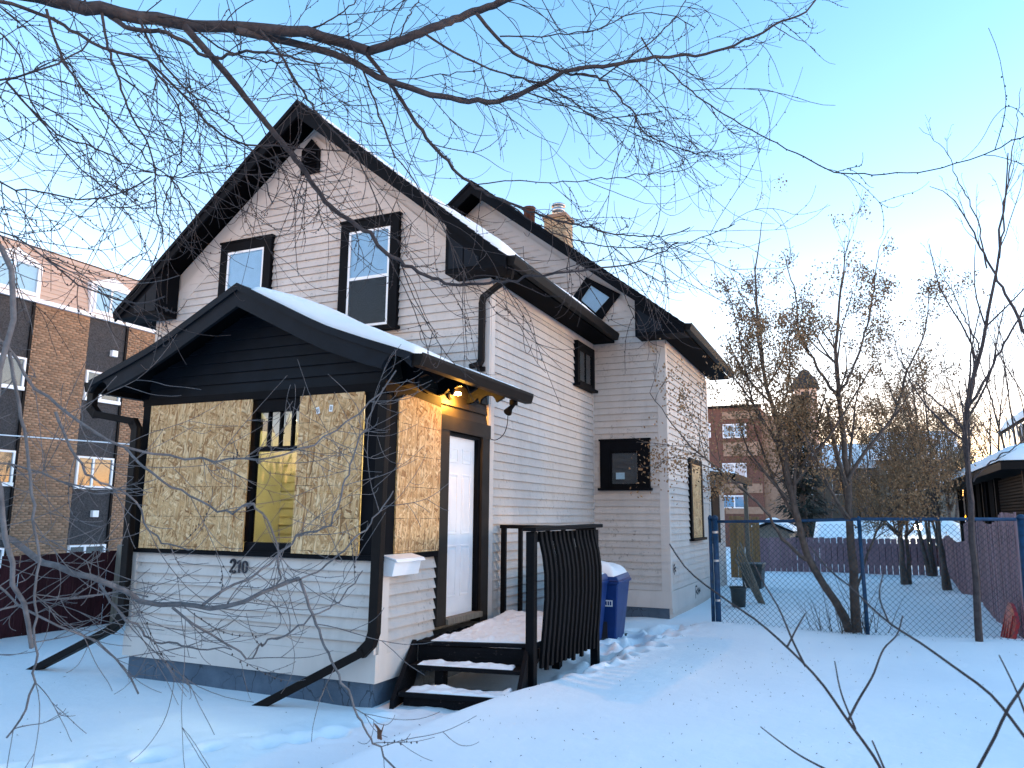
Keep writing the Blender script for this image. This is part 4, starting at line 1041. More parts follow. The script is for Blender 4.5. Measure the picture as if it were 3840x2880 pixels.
board_fence('board_fence', 'dark maroon board fence left of the porch, in front of the brick apartments', (-6.85, -1.5, 0), (-6.85, 9.0, 0), lambda t: 1.12, h1, .14, .008, 'maroon', seed=5)
gp = MB(); gp.bar((-6.72, 2.72, -.4), (-6.70, 2.72, 1.0), .13, .13); tag(gp.build('fence_post', M['greywood'], None, bevel=.01), 'grey weathered square post standing before the maroon fence', 'post')
board_fence('wooden_gate', 'tan upright board screen beside the back of the house', (.85, 15.6, 0), (1.55, 15.5, 0), lambda t: 1.62, h1, .1, .008, 'tanwood', seed=6)

# ------------------------------------------------------------------ things along the side yard
gb = thing('storage_bin', 'dark grey plastic bin with snow on its lid behind the blue post', 'bin', (2.0, 12.6, -.1))
mb = MB(); mb.hexa([(1.6,12.3,-.2),(1.98,12.3,-.2),(1.98,12.9,-.2),(1.6,12.9,-.2),(1.57,12.25,.42),(2.03,12.25,.42),(2.03,12.95,.42),(1.57,12.95,.42)]); mb.build('body', M['grey'], gb, bevel=.02)
mb = MB(); mb.box(1.55, 2.05, 12.22, 12.98, .42, .48); mb.build('lid', M['grey'], gb, bevel=.02)
gb2 = thing('bucket', 'small dark pail beside the blue fence post', 'bucket', (2.05, 8.6, -.1))
mb = MB(); mb.lathe((2.0, 8.7, -.2), [(.11, 0), (.14, .42), (.155, .43), (.155, .46), (.125, .46), (.12, .3)], 18); mb.build('body', M['grey'], gb2, True)
mb = MB(); mb.tube([(1.85, 8.7, .24), (1.89, 8.7, .36), (2.0, 8.7, .40), (2.11, 8.7, .36), (2.15, 8.7, .24)], .006, 6); mb.build('handle', M['steel'], gb2)
pls = thing('pole_bundle', 'bundle of pale wooden poles leaning beside the fence post', 'poles', (2.15, 9.0, 0))
for k in range(5):
    mb = MB(); mb.tube([(2.42-.03*k, 9.2+.06*k, -.15), (1.93-.035*k, 9.7+.05*k, 1.02-.08*k)], .016, 7); mb.build('pole', M['greywood'], pls)
sled = thing('sled', 'red plastic sled standing on edge against the plum fence', 'sled', (5.75, 6.6, 0))
mb = MB(); P = []
for i, (y, zt) in enumerate(np.stack([np.linspace(5.62, 6.45, 9), .02+.42*np.sin(np.linspace(.25, 2.9, 9))**.5], 1)): P.append((y, zt))
for (ya, za), (yb2, zb2) in zip(P[:-1], P[1:]):
    mb.hexa([(5.74, ya, -.1), (5.74, yb2, -.1), (5.78, yb2, -.1), (5.78, ya, -.1), (5.84, ya, za), (5.84, yb2, zb2), (5.88, yb2, zb2), (5.88, ya, za)])
mb.build('shell', M['red'], sled)
for k in range(4):
    mb = MB(); y = 5.75+k*.17; mb.bar((5.735, y, -.05), (5.825, y, .30), .03, .014); mb.build('ridge', M['red'], sled)

# ------------------------------------------------------------------ brick apartment block on the left
XA = -17.4
apt = thing('apartment_block', 'four storey tan brick apartment block with dark window strips and cream upper floor', 'building', (XA-5, 9, -.5))
mb = MB(); mb.box(XA-11, XA-.02, 2.0, 20.0, -1, 7.55); aw = mb.build('wall', M['mortar'], apt)
cols = [(6.40-3.12, 7.73-3.12), (6.40, 7.73), (9.53, 10.87), (12.65, 13.99), (15.77, 17.1)]
piers = [(2.0, 3.28)] + [(cols[i][1], cols[i+1][0]) for i in range(4)] + [(17.1, 20.0)]
vs, qs = [], []
rbk = np.random.RandomState(8)
for (y0, y1) in piers:
    if y1 < 5 or y0 > 14: continue
    nrow = int((7.5+.6)/.0745)
    for k in range(nrow):
        z = -.6+k*.0745; t = y0 - (0.105 if k % 2 else 0)
        while t < y1-.02:
            a, b = max(t, y0), min(t+.2, y1)
            if b-a > .03:
                dx = rbk.uniform(-.002, .003)
                n = len(vs)
                for x in (XA-.03, XA+dx):
                    vs += [(x, a, z), (x, b, z), (x, b, z+.064), (x, a, z+.064)]
                qs += [(n+4, n+5, n+6, n+7), (n, n+4, n+7, n+3), (n+5, n+1, n+2, n+6), (n+7, n+6, n+2, n+3), (n, n+1, n+5, n+4)]
            t += .21
o = fastmesh('brick', vs, qs, M['brick'], apt, smooth=False); o['kind'] = 'stuff'
def apt_window(y0, y1, z0, z1, x=XA, curtain=True):
    mb = MB(); f = .055
    mb.box(x-.06, x+.05, y0, y0+f, z0, z1); mb.box(x-.06, x+.05, y1-f, y1, z0, z1); mb.box(x-.06, x+.049, y0+f, y1-f, z1-f, z1-.001); mb.box(x-.06, x+.07, y0-.02, y1+.02, z0-.05, z0+f)
    ym = y0+(y1-y0)*.44; mb.box(x-.05, x+.04, ym-.03, ym+.03, z0+f, z1-f)
    wv = mb.build('window', M['vinyl'], apt)
    for p, q in ((y0+f, ym-.03), (ym+.03, y1-f)):
        mb = MB(); mb.box(x+.0, x+.006, p, q, z0+f, z1-f); mb.build('pane', M['glass'], wv)
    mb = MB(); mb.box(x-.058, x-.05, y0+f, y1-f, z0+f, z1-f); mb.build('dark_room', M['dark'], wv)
    if curtain:
        mb = MB(); yy = y0+(y1-y0)*.3
        while yy < y1-f-.06:
            mb.prism([(x-.045, yy, z0+f), (x-.02, yy+.03, z0+f), (x-.045, yy+.06, z0+f)], (0, 0, z1-z0-2*f)); yy += .062
        mb.build('curtain', M['curtain'], wv)
for ci, (y0, y1) in enumerate(cols):
    for zi, (z0, z1) in enumerate(((5.86, 7.5), (3.2, 4.9), (.54, 2.2), (-.8, -.45))):
        mb = MB(); mb.box(XA-.03, XA-.008, y0+.01, y1-.01, z0, z1); mb.build('spandrel_panel', M['pebble'], apt)
    for zi, (z0, z1) in enumerate(((4.94, 5.83), (2.24, 3.18), (-.45, .52))): apt_window(y0+.04, y1-.06, z0, z1, curtain=(ci+zi) % 2 == 0)
    mb = MB(); mb.box(XA-.01, XA+.05, y1-.05, y1+.02, -.8, 7.5); mb.build('drainpipe', M['brownblack'], apt)
# cream mansard storey
mb = MB(); mb.prism([(XA+.03, 2.0, 7.55), (XA-.32, 2.0, 9.2), (XA-1.2, 2.0, 9.3), (XA-11, 2.0, 9.3), (XA-11, 2.0, 7.55)], (0, 18, 0)); mans = mb.build('mansard', M['cream'], apt)
for k in range(11):
    z = 7.62+k*.145; x = XA+.03-(z-7.55)*.212
    y = 2.0
    while y < 14:
        L = rb.uniform(2.8, 3.8); y2 = min(y+L, 16)
        if y2 > 5:
            mb = MB(); mb.hexa([(x-.02, y, z), (x+.03, y, z), (x+.03, y2-.006, z), (x-.02, y2-.006, z), (x-.05, y, z+.145), (x-.02, y, z+.145), (x-.02, y2-.006, z+.145), (x-.05, y2-.006, z+.145)]); mb.build('siding_board', M['cream'], mans)
        y = y2
mb = MB(); mb.box(XA-.02, XA+.09, 2.0, 20.0, 7.5, 7.62); mb.build('cornice', M['vinyl'], apt)
for (y0, y1) in cols[1:4]:
    ymid = (y0+y1)/2; mb = MB(); x = XA+.05
    mb.prism([(x, y0-.1, 7.621), (x, y0-.1, 8.62), (x, ymid, 8.95), (x, y1+.1, 8.62), (x, y1+.1, 7.621)], (-.6, 0, 0)); mb.build('dormer', M['vinyl'], apt)
    apt_window(y0, y1, 7.70, 8.58, x=XA+.06, curtain=False)
for (y, z) in ((10.32, 6.40), (10.2, 1.35)):
    mb = MB(); mb.box(XA-.01, XA+.12, y, y+.2, z, z+.2); mb.build('wall_light', M['vinyl'], apt, bevel=.01)
snow_sheet('roof_snow', 'thin snow edge on the flat roof of the brick apartment block', lambda u, v: (u, v, 9.3), XA-10, XA-.4, 2.1, 19.9, 10, 10, lambda u, v: .1+0*u, 51, .1)

# ------------------------------------------------------------------ far buildings
fb = thing('far_apartments', 'brown and tan apartment building far behind the yard, left of the trees', 'building', (10, 42, -.3))
yf = 42.0
pA, pB, pC = on(1480, 880, 'Y', yf), on(1640, 880, 'Y', yf), on(1692, 880, 'Y', yf)
ztop = on(1600, 880, 'Y', yf)[2]
mb = MB(); mb.box(pA[0], pB[0], yf, yf+12, -1, ztop); mb.build('wall', M['redbrick'], fb)
mb = MB(); mb.box(pB[0]+.001, pC[0], yf+.6, yf+12, -1, ztop-.5); mb.build('wall', M['tan'], fb)
for zp0, zp1 in ((888, 905), (955, 985), (1045, 1065), (1095, 1110)):
    za, zb = on(1600, zp1, 'Y', yf)[2], on(1600, zp0, 'Y', yf)[2]
    mb = MB(); mb.box(on(1560, 900, 'Y', yf)[0], pB[0]-.02, yf-.06, yf, za, zb); mb.build('band', M['tan'], fb)
for xa, xb_ in ((1562, 1612), (1500, 1535)):
    for za_, zb_ in ((915, 947), (1000, 1033), (1070, 1098)):
        p, q = on(xa, zb_, 'Y', yf), on(xb_, za_, 'Y', yf)
        mb = MB(); x0, x1, z0, z1 = p[0], q[0], p[2], q[2]; f = .07
        mb.box(x0, x0+f, yf-.1, yf, z0, z1); mb.box(x1-f, x1, yf-.1, yf, z0, z1); mb.box(x0+f, x1-f, yf-.1, yf, z0, z0+f); mb.box(x0+f, x1-f, yf-.1, yf, z1-f, z1); mb.box((x0+x1)/2-.04, (x0+x1)/2+.04, yf-.1, yf, z0+f, z1-f)
        wv = mb.build('window', M['vinyl'], fb); mb = MB(); mb.box(x0+f, x1-f, yf-.03, yf-.025, z0+f, z1-f); mb.build('pane', M['glass'], wv)
        mb = MB(); mb.box(x0+f, x1-f, yf-.012, yf-.006, z0+f, z1-f); mb.build('blind', M['blind'], wv)
mb = MB(); mb.box(pA[0]-.1, pB[0]+.1, yf-.12, yf+.3, ztop, ztop+.15); mb.build('parapet', M['brownblack'], fb)
# pale tower with dark cap seen through the trees
ty = 70.0; t0 = on(1741, 860, 'Y', ty); tzb = on(1741, 862, 'Y', ty)[2]
tower = thing('church_tower', 'pale square tower with dark cap showing above the far trees', 'tower', (t0[0], ty, 0))
mb = MB(); mb.box(t0[0]-.95, t0[0]+.95, ty-.95, ty+.95, -1, on(1741, 842, 'Y', ty)[2]); mb.build('shaft', M['cream'], tower)
mb = MB(); zc = on(1741, 842, 'Y', ty)[2]; mb.lathe((t0[0], ty, zc), [(1.3, 0), (1.25, .4), (1.0, 1.1), (.7, 1.3), (.4, 1.8), (.05, 2.0)], 10); mb.build('roof', M['shingle'], tower)
mb = MB(); mb.box(t0[0]-.35, t0[0]+.35, ty-1.0, ty-.95, zc-1.5, zc-.3); mb.build('window', M['dark'], tower)

def gable_shed(name, label, x0, x1, y0, y1, zb, ze, zr, wall_mat, ridge='x', ov=.3, snow=.14, seed=1):
    s = thing(name, label, 'shed', ((x0+x1)/2, (y0+y1)/2, zb))
    mb = MB()
    if ridge == 'x':
        ym = (y0+y1)/2; mb.prism([(x0, y0, zb), (x0, y1, zb), (x0, y1, ze), (x0, ym, zr), (x0, y0, ze)], (x1-x0, 0, 0)); mb.build('wall', M[wall_mat], s)
        R = lambda u, v: (u, v, zr+.03-abs(v-ym)*(zr-ze)/(ym-y0))
    else:
        xm = (x0+x1)/2; mb.prism([(x0, y0, zb), (x1, y0, zb), (x1, y0, ze), (xm, y0, zr), (x0, y0, ze)], (0, y1-y0, 0)); mb.build('wall', M[wall_mat], s)
        R = lambda u, v: (u, v, zr+.03-abs(u-xm)*(zr-ze)/(xm-x0))
    xs = np.linspace(x0-ov, x1+ov, 3); ys = np.linspace(y0-ov, y1+ov, 3); mb = MB()
    for i in range(2):
        for j in range(2):
            P = [R(xs[i], ys[j]), R(xs[i+1], ys[j]), R(xs[i+1], ys[j+1]), R(xs[i], ys[j+1])]
            mb.prism(P, (0, 0, .06))
    mb.build('roof', M['brownblack'], s)
    snow_sheet('roof_snow', 'snow blanket on the '+label.split(' ', 1)[1].split(' standing')[0]+' roof', lambda u, v: (u, v, R(u, v)[2]+.065), x0-ov, x1+ov, y0-ov, y1+ov, 21, 21, lambda u, v: snow+.0*u, seed, .25)
    return s
sy_ = 20.5
a, b = on(1622, 1140, 'Y', sy_), on(1705, 1140, 'Y', sy_)
sh1 = gable_shed('garden_shed', 'a small grey garden shed standing behind the low plum fence', a[0], b[0], sy_, sy_+2.2, -.2, on(1622, 1148, 'Y', sy_)[2], on(1662, 1128, 'Y', sy_)[2]-.05, 'greywood', 'y', .15, .1, 61)
sh1['label'] = 'small grey garden shed with snowy gable behind the low plum fence'
a, b = on(1775, 1160, 'Y', 24), on(2030, 1160, 'Y', 24)
gar = gable_shed('garage', 'a long garage standing beyond the low plum fence', a[0], b[0]+.6, 24, 29.5, -.2, .62, 1.25, 'maroon', 'x', .3, .12, 62)
gar['label'] = 'long low garage with a snowy roof beyond the low plum fence'; gar['category'] = 'garage'
mb = MB(); p = on(1984, 1139, 'Y', 23.6); mb.lathe((p[0], 23.6, p[2]-.12), [(.03, 0), (.11, .06), (.13, .13), (.09, .22), (.02, .26)], 12); tag(mb.build('bright_spot', M['farlamp'], None, True), 'small glowing bright spot in front of the snowy garage roof', 'lamp')  # small emissive shape for a bright spot

# gazebo on the right
gz = thing('gazebo', 'long dark lattice gazebo with snow covered roof behind the plum fence', 'gazebo', (8.6, 11.5, 0))
gx0, gx1, gy0, gy1 = 6.5, 10.2, 8.4, 17.8
ze = 2.34
for x, y in ((gx0+.1, gy0+.1), (gx1-.1, gy0+.1), (gx0+.1, gy1-.1), (gx1-.1, gy1-.1), ((gx0+gx1)/2, gy0+.1), (gx0+.1, (gy0+gy1)/2), (gx0+.1, gy0+3.0), (gx0+.1, gy1-2.4)):
    mb = MB(); mb.bar((x, y, -.3), (x, y, ze), .12, .12); mb.build('post', M['brownblack'], gz)
mb = MB(); n0 = 0
def lattice(o, u, L, z0, z1):
    o, u = V(*o), V(*u); step = .11; H_ = z1-z0
    for s in (1, -1):
        t = -H_
        while t < L+H_:
            a, b = t, t+s*H_
            pa, pb = [a, z0], [b, z1]
            if s < 0: pa, pb = [t+H_, z0], [t, z1]
            def clip(p, q):
                (xa, za), (xb2, zb) = p, q
                if xb2 < xa: xa, za, xb2, zb = xb2, zb, xa, za
                if xb2 <= 0 or xa >= L: return None
                if xa < 0: za += (zb-za)*(-xa)/(xb2-xa); xa = 0
                if xb2 > L: zb = za+(zb-za)*(L-xa)/(xb2-xa); xb2 = L
                return (xa, za), (xb2, zb)
            c_ = clip(pa, pb)
            if c_: mb.bar(o+u*c_[0][0]+V(0,0,c_[0][1])+V(0, .006*s, 0), o+u*c_[1][0]+V(0,0,c_[1][1])+V(0, .006*s, 0), .045, .01, up=(0,1,0) if abs(u[0]) > .5 else (1,0,0))
            t += step
lattice((gx0+.17, gy0+.1, 0), (1,0,0), 1.6, .9, 2.2); lattice((gx0+1.95, gy0+.1, 0), (1,0,0), 1.6, .9, 2.2); lattice((gx0+.1, gy0+.2, 0), (0,1,0), 2.7, 1.2, 2.25)
lat = mb.build('lattice', M['brownblack'], gz); lat['kind'] = 'stuff'
mb = MB(); mb.box(gx1-.16, gx1-.04, gy0+.2, gy1-.2, .1, 2.3); mb.build('screen', M['brownblack'], gz)  # dark back sheets added so the gazebo looks shaded inside
mb = MB(); mb.box(gx0+.2, gx1-.2, gy1-.16, gy1-.04, .1, 2.3); mb.build('screen', M['brownblack'], gz)
for k in range(5):
    mb = MB(); mb.box(gx0+.07, gx0+.13, gy0+3.4+k*.95, gy0+3.4+k*.95+.6, .9, 2.3); mb.build('panel', M['soffit'], gz)
xm, ym = (gx0+gx1)/2, (gy0+gy1)/2
def groof(u, v): return 3.2-max(abs(u-xm)/(gx1-xm+.3), abs(v-ym)/(gy1-ym+.3))*.75
mb = MB()
cor = [(gx0-.3, gy0-.3), (gx1+.3, gy0-.3), (gx1+.3, gy1+.3), (gx0-.3, gy1+.3)]
for i in range(4):
    j = (i+1) % 4; mb.poly([(cor[i][0], cor[i][1], 2.42), (cor[j][0], cor[j][1], 2.42), (xm, ym, 3.2)]); mb.poly([(cor[i][0], cor[i][1], 2.42), (cor[i][0], cor[i][1], 2.30), (cor[j][0], cor[j][1], 2.30), (cor[j][0], cor[j][1], 2.42)])
mb.poly([(c_[0], c_[1], 2.305) for c_ in cor]); mb.build('roof', M['brownblack'], gz)
snow_sheet('roof_snow', 'thick rounded snow on the gazebo roof', lambda u, v: (u, v, groof(u, v)+.005), gx0-.32, gx1+.32, gy0-.32, gy1+.32, 41, 41, lambda u, v: .17+.0*u, 63, .22)
# neighbour's house at the right edge
nh = thing('neighbour_house', 'neighbouring house with a steep snowy roof at the right, icicles on its eave', 'house', (12, 20.6, 0))
mb = MB(); mb.prism([(8.9, 18.6, -.3), (15.1, 18.6, -.3), (15.1, 18.6, 4.45), (12.0, 18.6, 6.55), (8.9, 18.6, 4.45)], (0, 4.0, 0)); mb.build('wall', M['greywood'], nh)
mb = MB()
for s_ in (-1, 1):
    q = [(12.0, 18.3, 6.75), (12.0+s_*3.6, 18.3, 4.30), (12.0+s_*3.6, 18.3, 4.18), (12.0, 18.3, 6.6)]; mb.prism(q if s_ > 0 else q[::-1], (0, 4.55, 0))
mb.build('roof', M['brownblack'], nh)
snow_sheet('roof_snow', 'snow on the steep roof of the neighbouring house at the right edge', lambda u, v: (u, v, 6.76-(12.0-u)*.6806), 8.36, 11.95, 18.28, 22.87, 20, 20, lambda u, v: .20+0*u, 64, .2)
for k in range(7):
    mb = MB(); L = .25+.6*((k*37) % 7)/7; y = 18.6+k*.65; mb.tube([(8.42, y, 4.2), (8.42, y, 4.2-L)], [.035, .004], 6); mb.build('icicle', M['vinyl'], nh)
mb = MB(); mb.box(8.86, 8.899, 20, 21.2, 2.6, 3.8); wv = mb.build('window', M['vinyl'], nh)
mb = MB(); mb.box(8.85, 8.859, 20.08, 21.12, 2.68, 3.72); mb.build('pane', M['dark'], wv)

# ------------------------------------------------------------------ trees
class Grow:
    def __init__(s, seed): s.r = np.random.RandomState(seed); s.thick = []; s.thin = []; s.tips = []; s.buds = []; s.buds2 = []; s.thin2 = []; s.thick2 = []
    def add(s, pts, rad):
        pts = np.asarray(pts, float); rad = np.asarray(rad, float)
        (s.thick if rad.max() > .009 else s.thin).append((pts, rad))
    def branch(s, p, d, L, r, steps, trop, wig, taper=.35):
        pts = [p]; d = d/np.linalg.norm(d); st = L/steps
        for i in range(steps):
            d = d + trop*st*(1+i/steps) + s.r.normal(0, wig, 3); d /= np.linalg.norm(d); pts.append(pts[-1]+d*st)
        pts = np.array(pts); rad = np.linspace(r, r*taper, steps+1); s.add(pts, rad); return pts, rad, d

def rnd_dir(r, d, ang):
    """tilt direction d by ang about a random side axis"""
    a = r.normal(0, 1, 3); a -= d*(a@d); a /= np.linalg.norm(a)+1e-9
    return d*math.cos(ang)+a*math.sin(ang)

def finish(g, root, bark, twig, sides=7, name_trunk='trunk', crown='crown'):
    if g.thick:
        v, q = tubes_mesh(g.thick, sides); fastmesh(name_trunk, v, q, M[bark], root)
    if g.thin:
        v, q = tubes_mesh(g.thin, 3); fastmesh(crown, v, q, M[twig], root)

# ---- the big overhanging tree: limbs follow the photograph, with real distances
big = thing('overhanging_tree', 'large bare tree whose drooping limbs and twigs hang across the view', 'tree', tuple(at(-560, 1500, 4.6)))
g = Grow(5)
base = at(-560, 1500, 4.6); base[2] = -.3
tp = [base, base+V(.02,.05,1.2), base+V(-.05,.1,2.4), base+V(.05,.15,3.6), base+V(.1,.1,5.2), base+V(.0,.3,7.0)]
P = smooth_line(tp, 24); g.add(P, np.linspace(.24, .13, 24)*(1+.35*np.exp(-np.linspace(0, 6, 24))))
def trunk_at(z): 
    i = np.argmin(abs(P[:,2]-z)); return P[i]
LIMBS = []
def limb(pts, r0, r1, d0, d1=None, start=None, n=None, twigs=1.0, kind='top'):
    """picture polyline -> real curve; depth runs from d0 to d1"""
    d1 = d0 if d1 is None else d1
    a = np.array(pts, float); s = np.r_[0, np.cumsum(np.hypot(*np.diff(a, axis=0).T))]; s /= s[-1]
    Q = [at(x, y, d0+(d1-d0)*t+.10*math.sin(7*t+x*.01)) for (x, y), t in zip(a, s)]
    if start is not None: Q = [start]+Q
    n = n or max(8, 4*len(Q)); C = smooth_line(Q, n)
    C += g.r.normal(0, .006, C.shape)*np.minimum(1, np.linspace(0, 3, n))[:,None]
    rad = r0+(r1-r0)*np.linspace(0, 1, n)**.85
    rad = np.maximum(rad*(.72 if kind == 'top' else .78), np.minimum(rad, .0045)); (g.add if kind == 'top' else lambda c_, r_: g.thick2.append((c_, r_)))(C, rad); LIMBS.append((C, rad, twigs, kind)); return C
T = trunk_at
limb([(-60,-30),(128,3),(233,25),(305,37),(406,54),(508,60),(643,70),(749,93),(793,112)], .085, .05, 5.0, 5.6, T(3.4))
limb([(793,112),(860,91),(928,61),(996,37),(1030,24),(1097,-2),(1180,-40)], .048, .035, 5.6, 5.9)
limb([(508,66),(643,95),(749,127),(840,176),(941,206),(1023,217),(1097,213),(1148,193),(1219,156),(1334,139),(1440,121),(1495,120),(1596,94),(1682,52),(1742,24),(1770,-10)], .042, .009, 5.4, 6.2)
limb([(793,118),(840,176),(884,244),(924,301),(962,345),(1012,393),(1063,423),(1131,450),(1203,477),(1250,486),(1312,502),(1390,510),(1453,506),(1490,492)], .024, .005, 5.6, 6.0)
limb([(1040,410),(1097,440),(1172,490),(1219,511),(1272,525),(1328,533),(1403,536),(1453,533),(1506,520),(1550,500),(1587,483)], .011, .004, 5.75, 6.1)
limb([(400,58),(474,142),(518,196),(582,274),(633,338),(670,389),(707,440),(753,476),(799,508),(830,542),(862,565),(908,588),(962,611),(1034,613),(1094,607),(1153,596),(1234,586),(1306,578),(1375,566),(1422,549),(1465,521)], .036, .005, 5.3, 5.2)
limb([(-40,-12),(7,3),(102,37),(190,85),(254,112),(322,135),(355,166),(403,213),(474,288),(528,311),(609,315),(680,330)], .030, .007, 4.9, 5.2, T(3.2))
limb([(322,135),(383,230),(394,294),(393,335),(370,390),(350,470)], .012, .004, 5.0, 4.9)
limb([(237,35),(288,64),(366,74),(406,95),(437,117),(542,113),(609,118),(690,140)], .026, .008, 5.1, 5.0)
limb([(220,27),(230,88),(250,156),(271,223),(294,271),(318,311),(338,440),(352,520)], .014, .004, 5.0, 4.8)
limb([(-60,190),(0,176),(61,156),(125,135),(176,108),(200,80)], .020, .006, 4.2, 4.4, T(2.9))
limb([(14,176),(68,237),(135,294),(217,325),(291,359),(370,380),(450,372)], .012, .004, 4.3, 4.5)
limb([(-80,330),(0,396),(85,416),(196,433),(270,410),(330,380)], .016, .004, 4.2, 4.3, T(2.5))
limb([(-80,470),(0,500),(80,540),(150,600),(230,640),(300,655),(360,640)], .014, .004, 4.0, 4.2, T(2.2))
limb([(1030,30),(1073,81),(1111,115),(1172,142),(1235,160),(1297,169),(1334,210),(1354,227),(1395,288),(1440,309),(1500,330)], .020, .005, 5.7, 6.0)
limb([(1297,169),(1368,118),(1440,58),(1476,8),(1500,-30)], .011, .006, 5.9, 6.1)
limb([(1080,78),(1199,76),(1310,54),(1360,30),(1420,30),(1500,55)], .010, .004, 5.7, 5.8)
limb([(911,68),(989,118),(1073,156),(1124,169),(1210,200),(1283,250),(1368,250),(1430,240)], .013, .004, 5.6, 5.9)
limb([(1141,200),(1266,247),(1354,281),(1436,315),(1490,345)], .009, .004, 5.8, 6.0)
limb([(1385,80),(1397,101),(1450,157),(1521,217),(1622,281),(1705,322),(1761,351),(1814,374),(1937,373),(2039,360),(2125,334),(2225,286)], .0095, .0055, 6.0, 4.4, twigs=.35)
limb([(1020,400),(1080,392),(1219,393),(1317,384),(1440,372),(1465,369),(1510,349),(1545,310),(1555,292)], .008, .003, 5.7, 5.8, twigs=.6)
limb([(780,140),(820,250),(852,330),(900,400),(945,470),(990,560),(1010,600)], .012, .004, 5.5, 5.3)
limb([(560,65),(600,110),(640,180),(700,260),(760,330),(800,400),(830,480)], .014, .004, 5.3, 5.2)
limb([(420,60),(470,100),(560,130),(640,135),(720,150),(800,190)], .012, .004, 5.3, 5.5)
limb([(100,20),(120,90),(180,190),(240,260),(300,330),(380,400),(430,470)], .013, .004, 4.8, 4.9)
limb([(-40,40),(30,100),(60,200),(110,290),(160,350),(240,420)], .014, .004, 4.6, 4.7, T(3.1))
limb([(300,40),(340,120),(380,170),(450,230),(520,290),(560,360),(590,440)], .013, .004, 5.1, 5.1)
limb([(640,72),(700,50),(760,10),(800,-30)], .012, .006, 5.5, 5.7); limb([(860,91),(880,40),(910,-10)], .010, .006, 5.7, 5.9)
limb([(640,75),(720,100),(800,150),(860,170),(950,160),(1040,150)], .010, .004, 5.5, 5.7)
# low branches in front of the porch, nearer
limb([(-90,1115),(0,1158),(77,1200),(141,1228),(206,1256),(279,1284),(316,1300),(398,1310),(469,1309),(525,1297),(589,1272),(643,1250)], .034, .012, 3.3, 3.5, T(.95), kind='low')
limb([(648,1252),(662,1290),(683,1348),(727,1444),(771,1543),(810,1608),(857,1662),(880,1700)], .010, .004, 3.5, 3.3, kind='low', twigs=.7)
limb([(-60,1210),(30,1294),(94,1336),(164,1369),(220,1399),(241,1423),(279,1467),(300,1500)], .018, .004, 3.2, 3.4, T(.7), kind='low')
limb([(-60,690),(10,745),(61,816),(112,863),(169,907),(237,951),(288,972),(338,981),(440,989),(542,991),(609,984),(652,968),(709,937),(765,900),(814,854),(857,803)], .020, .004, 3.6, 4.2, T(1.9), kind='low')
limb([(271,968),(325,1020),(406,1067),(494,1108),(535,1091),(582,1131),(599,1192),(600,1262)], .008, .005, 3.7, 3.55, kind='low')
limb([(437,1308),(474,1280),(542,1247),(606,1199),(643,1159),(700,1140),(745,1040),(785,925),(826,837)], .009, .003, 3.45, 4.3, kind='low')
limb([(-50,500),(14,545),(30,599),(30,647),(24,691),(3,758),(-20,860),(-10,1000),(14,1158),(30,1226),(47,1296),(70,1400)], .020, .012, 3.0, 3.0, T(2.4), kind='low')
limb([(20,760),(45,900),(60,980),(72,1100),(80,1200),(75,1330),(65,1500),(20,1600)], .010, .004, 3.1, 3.1, kind='low')
limb([(-40,1000),(60,1010),(130,1040),(220,1060),(300,1055)], .010, .003, 3.3, 3.5, T(1.4), kind='low')
limb([(-30,1330),(60,1300),(160,1292),(250,1285),(320,1290)], .011, .004, 3.2, 3.6, T(.6), kind='low')
limb([(120,890),(160,980),(210,1040),(280,1070),(340,1160),(420,1190)], .009, .003, 3.4, 3.6, kind='low')
limb([(372,1312),(420,1350),(480,1385),(545,1420),(560,1395),(610,1370),(680,1330),(740,1290),(780,1230)], .008, .003, 3.45, 3.7, kind='low')
limb([(215,1262),(250,1310),(300,1360),(340,1385),(420,1400),(500,1400)], .009, .003, 3.4, 3.5, kind='low')
limb([(640,1255),(700,1225),(740,1190),(800,1130),(850,1060)], .006, .003, 3.5, 3.9, kind='low')

